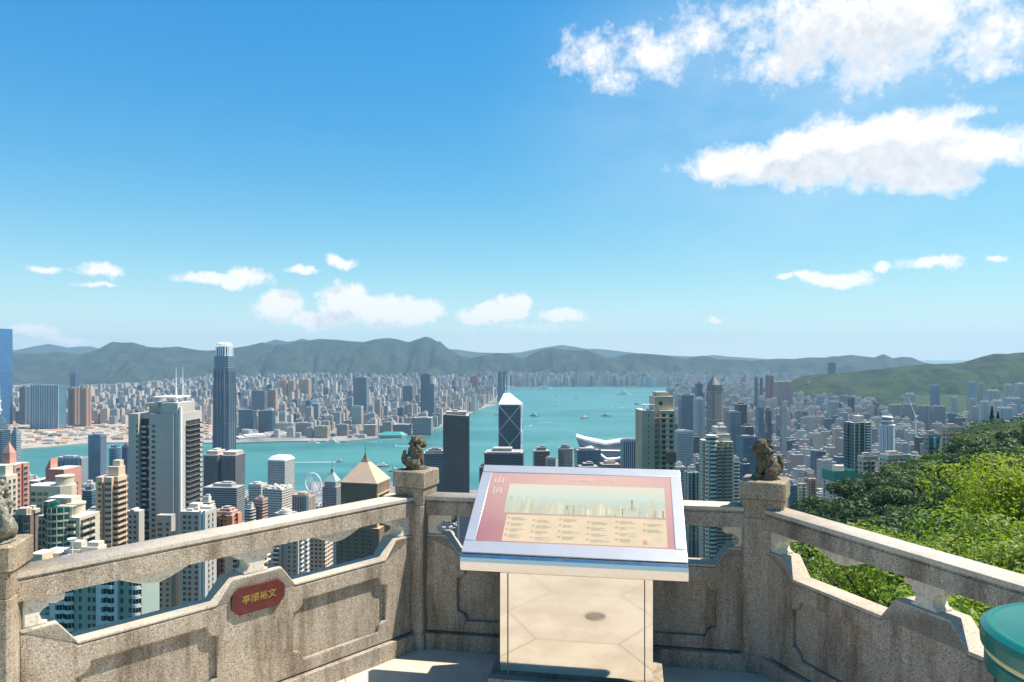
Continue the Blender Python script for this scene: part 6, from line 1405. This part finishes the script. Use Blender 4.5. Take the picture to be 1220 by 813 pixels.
# boats on the harbour
M_HULLD = plain('dark_hull', (.06, .07, .09), .5, 0, .1, .5); M_WAKE = plain('wake_foam', (.55, .68, .68), .6, 0, .2, .05)
def boat(name, label, px, py, L, ang, dark=False, wake=0, superk=.5, cat='boat'):
    d = EZ * F / (py - HY); w0 = W(px, py, d); r_ = empty(name, (w0.x, w0.y, 0), ang, label, cat); b_ = L * .13
    q = MB(); pl = [(-L / 2, -b_), (L * .25, -b_), (L / 2, 0), (L * .25, b_), (-L / 2, b_)]; pl2 = [(x * 1.03, y * 1.1) for x, y in pl]; hh = L * .08 + .8
    q.prism(pl, -.3, hh, 0, 1, pl2); q.build('hull', [M_HULLD if dark else M_WHITE, M_ROOFL], r_)
    q = MB(); q.box(-L * .42, L * .18, -b_ * .8, b_ * .8, hh, hh + L * .07 + 1.5, 0, 1); q.box(-L * .3, L * .1, -b_ * .6, b_ * .6, hh + L * .07 + 1.5, hh + (L * .07 + 1.5) * 1.9, 0, 1); q.build('cabin', [FA['ribbon'], M_ROOFW], r_).color = (.75, .75, .73, 1)
    q = MB(); q.box(-L * .2, -L * .1, -b_ * .25, b_ * .25, hh + (L * .07 + 1.5) * 1.9, hh + (L * .07 + 1.5) * 2.7); q.build('funnel', [M_HULLD], r_)
    if wake:
        q = MB(); k = 8
        for i in range(k):
            a0, a1 = i / k, (i + 1) / k; x0, x1 = -L / 2 - wake * a0, -L / 2 - wake * a1; w0_, w1_ = b_ * (1.3 + a0 * 1.0) * (1 - a0 * .35), b_ * (1.3 + a1) * (1 - a1 * .35); e0, e1 = (1 - a0 ** 2), (1 - a1 ** 2)
            q.face([(x0, -w0_ * e0, 0), (x1, -w1_ * e1, 0), (x1, w1_ * e1, 0), (x0, w0_ * e0, 0)])
        tag(q.build('boat_wake', [M_WAKE], None, (w0.x, w0.y, .05), ang), kind='stuff')
boat('tug_boat', 'small dark boat with a long straight wake off the white round-windowed tower', 405, 550.5, 26, R(4), True, 260)
boat('launch', 'white launch trailing a bright wake left of the left lion', 468, 531.5, 26, R(175), False, 90)
boat('launch', 'white launch nearest the far point behind the left lion', 480, 523, 24, R(12), False, 110)
boat('launch', 'small white speedboat left of the two launches', 452, 526.5, 18, R(10), False, 50)
boat('ferry', 'left white ferry moored at the far pier', 374, 528.5, 50, R(20), False, 0, cat='ferry'); boat('ferry', 'right white ferry moored at the far pier', 397, 528, 60, R(4), False, 0, cat='ferry')
boat('cargo_barge', 'dark derrick barge off the far shore above the blue box tower', 637, 496, 60, R(-20), True, 0, cat='barge'); boat('junk', 'sailing junk with a tall sail near the white-braced prism tower', 592, 494, 36, R(30), True, 0)
boat('cargo_ship', 'dark blue ship in midstream above the right half of the board', 697, 498.5, 62, R(40), True, 0, cat='ship') 
boat('cargo_barge', 'dark barge with a tall post left of the tan penthouse tower', 722, 496, 62, R(-8), True, 0, cat='barge')
boat('speed_boat', 'white speedboat with a long wake in the middle channel', 661, 502.5, 26, R(24), False, 130); boat('speed_boat', 'white speedboat with a wake far out near the ocean liner', 664, 472, 40, R(8), False, 190)
boat('ocean_liner', 'grey white liner anchored in the far channel', 650, 463.8, 150, R(2), False, 0, cat='ship'); boat('ocean_liner', 'white liner anchored before the runway pier', 744, 470.5, 130, R(4), False, 0, cat='ship')
boat('work_boat', 'small dark workboat in the upper channel', 687, 475.5, 36, R(20), True); boat('work_boat', 'small dark workboat right of centre channel', 663.5, 483, 34, R(60), True); boat('work_boat', 'dark boat near the rounded white block', 759, 482, 44, R(0), True)
boat('speed_boat', 'tiny white boat above the winged hall roof', 733, 486, 26, R(-160), False, 70); boat('speed_boat', 'tiny white boat in the lower channel below the junk', 633, 507, 20, R(60), False, 40)
boat('work_boat', 'dark grey derrick vessel at the near quay left of the left lion', 456, 556, 46, R(30), True); boat('work_boat', 'dark vessel moored beside the near quay pier', 470, 562, 40, R(10), True)
# ------------------------------------------------------------------ trees
def leafmat(name, a, b_, trans=.25, s=.35):
    m_, n, b = newmat(name); oi = n.new('ShaderNodeObjectInfo'); tc = n.new('ShaderNodeTexCoord')
    f = n.noise(n.v('ADD', tc.outputs['Object'], n.v('SCALE', (1, 1, 1), None)), s, 4, .6)
    t = n.m('ADD', n.m('MULTIPLY', n.ramp(f, .3, .7), .65), n.m('MULTIPLY', oi.outputs['Random'], .35))
    col = n.mix(t, a, b_); n.put(b.inputs['Base Color'], col); n.put(b.inputs['Roughness'], .5); n.put(b.inputs['Specular IOR Level'], .3)
    tr = n.new('ShaderNodeBsdfTranslucent'); n.put(tr.inputs[0], n.mix(1.0, col, (1.3, 1.5, .6), 'MULTIPLY'))
    mx = n.new('ShaderNodeMixShader'); mx.inputs[0].default_value = trans; o = [x for x in n.nt.nodes if x.type == 'OUTPUT_MATERIAL'][0]
    n.nt.links.new(b.outputs[0], mx.inputs[1]); n.nt.links.new(tr.outputs[0], mx.inputs[2]); n.put(o.inputs[0], mx.outputs[0])
    return m_
LM = {'dark': leafmat('dark_leaves', (.018, .045, .011), (.056, .100, .026)), 'mid': leafmat('green_leaves', (.042, .085, .016), (.105, .160, .032)),
      'lime': leafmat('lime_leaves', (.10, .15, .022), (.21, .26, .05)), 'yel': leafmat('yellow_green_leaves', (.17, .22, .016), (.36, .38, .045), .42), 'bush': leafmat('fresh_leaves', (.16, .215, .03), (.33, .385, .085), .42, .9)}
M_BARK = plain('bark', (.12, .09, .06), .9, 0, .25, 4)
def crown_pts(r, n, seed, flat=.75, lobes=9):
    rr = random.Random(seed); L = [(Vector((rr.gauss(0, .48), rr.gauss(0, .48), rr.uniform(-.25, .55) * flat)), rr.uniform(.34, .6)) for _ in range(lobes)]
    out = []
    while len(out) < n:
        c, k = rr.choice(L); v = Vector((rr.gauss(0, 1), rr.gauss(0, 1), rr.gauss(0, 1))).normalized() * k * rr.uniform(.72, 1.05); v.z *= .8
        if v.z < -.2 * k and rr.random() < .6: continue
        out.append(((c + v) * r, v.normalized()))
    return out
def leaf_quads(q, pts, size, rr, shape='quad'):
    for p, nrm in pts:
        nn = (nrm + Vector((rr.gauss(0, .5), rr.gauss(0, .5), rr.gauss(.25, .5)))).normalized(); t = nn.orthogonal().normalized(); t.rotate(Matrix.Rotation(rr.uniform(0, 6.28), 3, nn)); s_ = nn.cross(t); L = size * rr.uniform(.6, 1.3); w = L * .55
        if shape == 'quad': q.face([p - t * L * .5 - s_ * w * .5, p + t * L * .5 - s_ * w * .3, p + t * L * .6 + s_ * w * .4, p - t * L * .4 + s_ * w * .5])
        else:   # leaf: two halves folded along the midrib
            a, b_ = p - t * L * .5, p + t * L * .5; m1 = p - t * L * .05 - s_ * w * .5 + nn * w * .18; m2 = p - t * L * .05 + s_ * w * .5 + nn * w * .18; e1 = p + t * L * .3 - s_ * w * .32 + nn * w * .1; e2 = p + t * L * .3 + s_ * w * .32 + nn * w * .1
            q.face([a, b_, e1, m1]); q.face([b_, a, m2, e2])
def trunk_mesh(h, r, seed, limbs=5, lean=0):
    rr = random.Random(seed); q = MB(); q.tube([(0, 0, -h * .4), (0, 0, 0), (.05 * h, .02 * h, h * .5), (.02 * h, 0, h)], [r * 1.3, r, r * .75, r * .4], 8)
    for i in range(limbs):
        t = i * 2.4 + rr.random(); z = h * rr.uniform(.45, .85); L = h * rr.uniform(.5, .8); q.tube([(.04 * h, 0, z), (math.cos(t) * L * .5, math.sin(t) * L * .5, z + L * .35), (math.cos(t) * L, math.sin(t) * L, z + L * .7)], [r * .5, r * .3, r * .08], 6)
    return q.mesh('trunk', [M_BARK])
TREE = {}
def tree_meshes(kind, v):
    k = (kind, v)
    if k not in TREE:
        rr = random.Random(hash(kind) % 1000 + v if False else len(TREE) * 17 + v); q = MB()
        leaf_quads(q, crown_pts(1.0, 1500, 31 * v + len(kind), .75, 9 + v % 4), .15, rr)
        TREE[k] = (q.mesh('crown', [LM[kind]]), trunk_mesh(1.0, .09, v))
    return TREE[k]
rt = random.Random(21)
def tree(x, y, z, r, kind, v, label, group, name='tree', cat='tree', sq=1.0):
    cm, tm = tree_meshes(kind, v); t = empty(name, (x, y, z), rt.uniform(0, 6.28), label, cat, group)
    c = link('crown', cm, t, (0, 0, r * 1.0)); c.scale = (r, r, r * sq); k = link('trunk', tm, t); k.scale = (r, r, r * 1.0)
    return t
# wood on the spur: the individual crowns
spots = []
for _ in range(9000):
    d = rt.uniform(120, 475) if rt.random() < .8 else rt.uniform(60, 150); p = rt.uniform(925, 1255); x = (p - CX) * d / F; z = ground(x, d)
    row = HY + (EZ - z - 5) * F / d
    if row > 700 or (p < 960 and d > 340): continue
    if any((x - a) ** 2 + (d - b_) ** 2 < (rr_ * .92) ** 2 for a, b_, rr_ in spots): continue
    if clash(x, d, 1): continue
    spots.append((x, d, rt.uniform(3.6, 6.4)))
spots.sort(key=lambda t: -t[2] / t[1]); spots = [s_ for s_ in spots if True][:290]
LAB = {'dark': 'dark green rounded tree in the wood on the right-hand slope', 'mid': 'mid green bushy tree in the wood on the right-hand slope', 'lime': 'pale lime green tree standing out in the wood on the right-hand slope'}
for (x, d, r) in spots:
    f_ = noise.noise(Vector((x * .02, d * .02, 3))) + rt.uniform(-.35, .35) + (.12 if d > 330 else 0); kind = 'dark' if f_ < .08 else ('mid' if f_ < .42 else 'lime')
    tree(x, d, ground(x, d) - .5, r, kind, rt.randrange(4), LAB[kind], 'trees of the wood on the right-hand slope', sq=rt.uniform(.75, 1.05))
# undergrowth and the rest of the wood, nobody could count it
q = MB(); rr = random.Random(8)
for _ in range(15000):
    d = 9 * (640 / 9.0) ** rr.random() if rr.random() < .55 else rr.uniform(150, 560); p = rr.uniform(880, 1300) if rr.random() < .8 else rr.uniform(-60, 900)
    if p < 880 and d < 25: continue
    x = (p - CX) * d / F; z = ground(x, d); k = min(1.0, d / 60.0); 
    for _2 in range(3):
        v = Vector((rr.gauss(0, 1.6) * k, rr.gauss(0, 1.6) * k, rr.uniform(.2, 2.6) * k)); leaf_quads(q, [(Vector((x, d, z)) + v, Vector((rr.gauss(0, .5), rr.gauss(0, .5), 1)).normalized())], .25 + 1.1 * k, rr)
tag(q.build('undergrowth', [LM['dark']]), kind='stuff')
print('TREES', len(spots))
# two conifers on the skyline
for (p, top, base, d, lab) in [(1182, 484.5, 502, 430, 'taller of two dark pointed conifers on the slope crest'), (1189, 491, 503, 432, 'shorter of two dark pointed conifers on the slope crest')]:
    w0 = W(p, base, d); h = (base - top) * d / F + 3; t = empty('conifer', (w0.x, w0.y, w0.z - 3), 0, lab, 'tree', 'conifers on the slope crest'); q = MB(); rr = random.Random(p)
    pts = []
    for i in range(700):
        u = rr.random() ** .8; rad = (1 - u) * h * .21 * rr.uniform(.4, 1.1) * (.75 + .25 * math.sin(u * 50)); a = rr.uniform(0, 6.28); pts.append((Vector((rad * math.cos(a), rad * math.sin(a), h * (.12 + .88 * u))), Vector((math.cos(a), math.sin(a), .2))))
    leaf_quads(q, pts, .75, rr); q.build('crown', [LM['dark']], t); q = MB(); q.tube([(0, 0, 0), (0, 0, h * .9)], [.25, .05], 6); q.build('trunk', [M_BARK], t)
# villas on the crest
for (l, r_, y, d, lab, c) in [(1022, 1046, 546, 460, 'cream terraced villa half hidden by trees on the slope crest', (.60, .54, .46)), (1048, 1084, 544, 480, 'white flat-roofed villa with dark windows on the slope crest', (.66, .63, .58)), (1122, 1148, 511, 500, 'pinkish villa with white roof terrace above the wooded crest', (.62, .47, .40)), (1148, 1170, 509, 520, 'white villa end wall among trees on the crest', (.70, .69, .66)), (1100, 1121, 520, 470, 'grey shed with green and white hoardings on the slope', (.35, .40, .38))]:
    zb = ground(((l + r_) / 2 - CX) * d / F, d); b0 = B('villa', lab, l, r_, y, d, 10, .5, base=min(zb, EZ - (y - HY) * d / F - 6), cat='villa'); b0.simple('punched', c, 'comb', 'parapet')
    if 'hoardings' in lab:
        for k, m_ in enumerate((M_GREENNET, M_WHITE, M_GREENNET)):
            q = MB(); x = -b0.w * .4 + k * b0.w * .28; q.box(x, x + b0.w * .2, -b0.dp / 2 - .4, -b0.dp / 2 - .003, b0.h - 7, b0.h - .5); b0.part('hoarding', q, [m_])
# close trees over the right parapet
def leafy(name, label, c, r, n, size, kind, seed, flat, cat, th, lobes=14, grp=None):
    t = empty(name, (c[0], c[1], c[2]), 0, label, cat, grp); rr = random.Random(seed); q = MB(); leaf_quads(q, crown_pts(r, n, seed, flat, lobes), size, rr, 'leaf')
    o = q.build('crown', [LM[kind]], t); q = MB(); rr = random.Random(seed + 1)
    q.tube([(0, 0, -th), (.1, .1, -r * .6), (0, 0, 0)], [r * .09, r * .06, r * .03], 8)
    for i in range(12):
        a = i * 2.4; L = r * rr.uniform(.6, .95); e = rr.uniform(-.1, .6); q.tube([(.05, .05, -r * .55), (math.cos(a) * L * .5, math.sin(a) * L * .5, -r * .25 + e * r * .3), (math.cos(a) * L, math.sin(a) * L, e * r * .7)], [r * .035, r * .022, r * .006], 6)
    q.build('trunk', [M_BARK], t); return t
def over(p, top, d, r, flat): return W(p, top + .85 * r * F / d * flat * 1.15, d)
leafy('broadleaf_tree', 'yellow-green broad tree above the right parapet', over(1208, 553, 32, 2.9, .7), 2.9, 8000, .20, 'yel', 5, .7, 'tree', 9, 18)
for k, (p, top, d, r, n, lab) in enumerate([(1052, 640, 16, 1.7, 7000, 'bright green leafy tree below the right parapet beside the pillar'), (1120, 622, 15, 1.7, 7500, 'glossy bright green tree just over the right rail'), (1205, 615, 13.5, 1.6, 7500, 'fresh green tree top behind the green bin'), (1150, 690, 11.0, 1.4, 6000, 'bright green shrub under the right rail beside the bin'), (1290, 640, 12.0, 1.8, 5000, 'fresh green tree crown leaving the right picture edge'), (1003, 668, 18, 1.4, 4500, 'small bright tree seen through the gap beside the right pillar')]):
    leafy('broadleaf_tree', lab, over(p, top, d, r, .7), r, n, .108, 'bush', 40 + k, .7, 'tree', 5, 16, 'bright trees over the right parapet')
# pieces that belong to a part sit one level deeper
SUBS = {'spire': ('pyramid_roof', 'pyramid_crown', 'tiered_crown'), 'mast': ('roof_plant', 'sloped_top'), 'mast_frame': ('sloped_top',), 'rail_cap': ('rail',), 'coping': ('wall_core',), 'base_course': ('wall_core',), 'funnel': ('cabin',), 'drain_pit': ('drain_rim',), 'grating': ('drain_rim',), 'seam': ('pedestal',), 'band': ('lid',), 'white_rib': ('tower_shaft',), 'mullion': ('tower_shaft',), 'pilaster': ('tower_shaft',), 'fin': ('tower_shaft',)}
for o in list(C.objects):
    key = o.name.split('.')[0]
    if o.parent and o.parent.parent is None and key in SUBS and o.parent.type == 'EMPTY':
        for sib in o.parent.children:
            if sib is not o and sib.name.split('.')[0] in SUBS[key] and sib.location.length < 1e-6 and sib.rotation_euler.z == 0:
                o.parent = sib; break
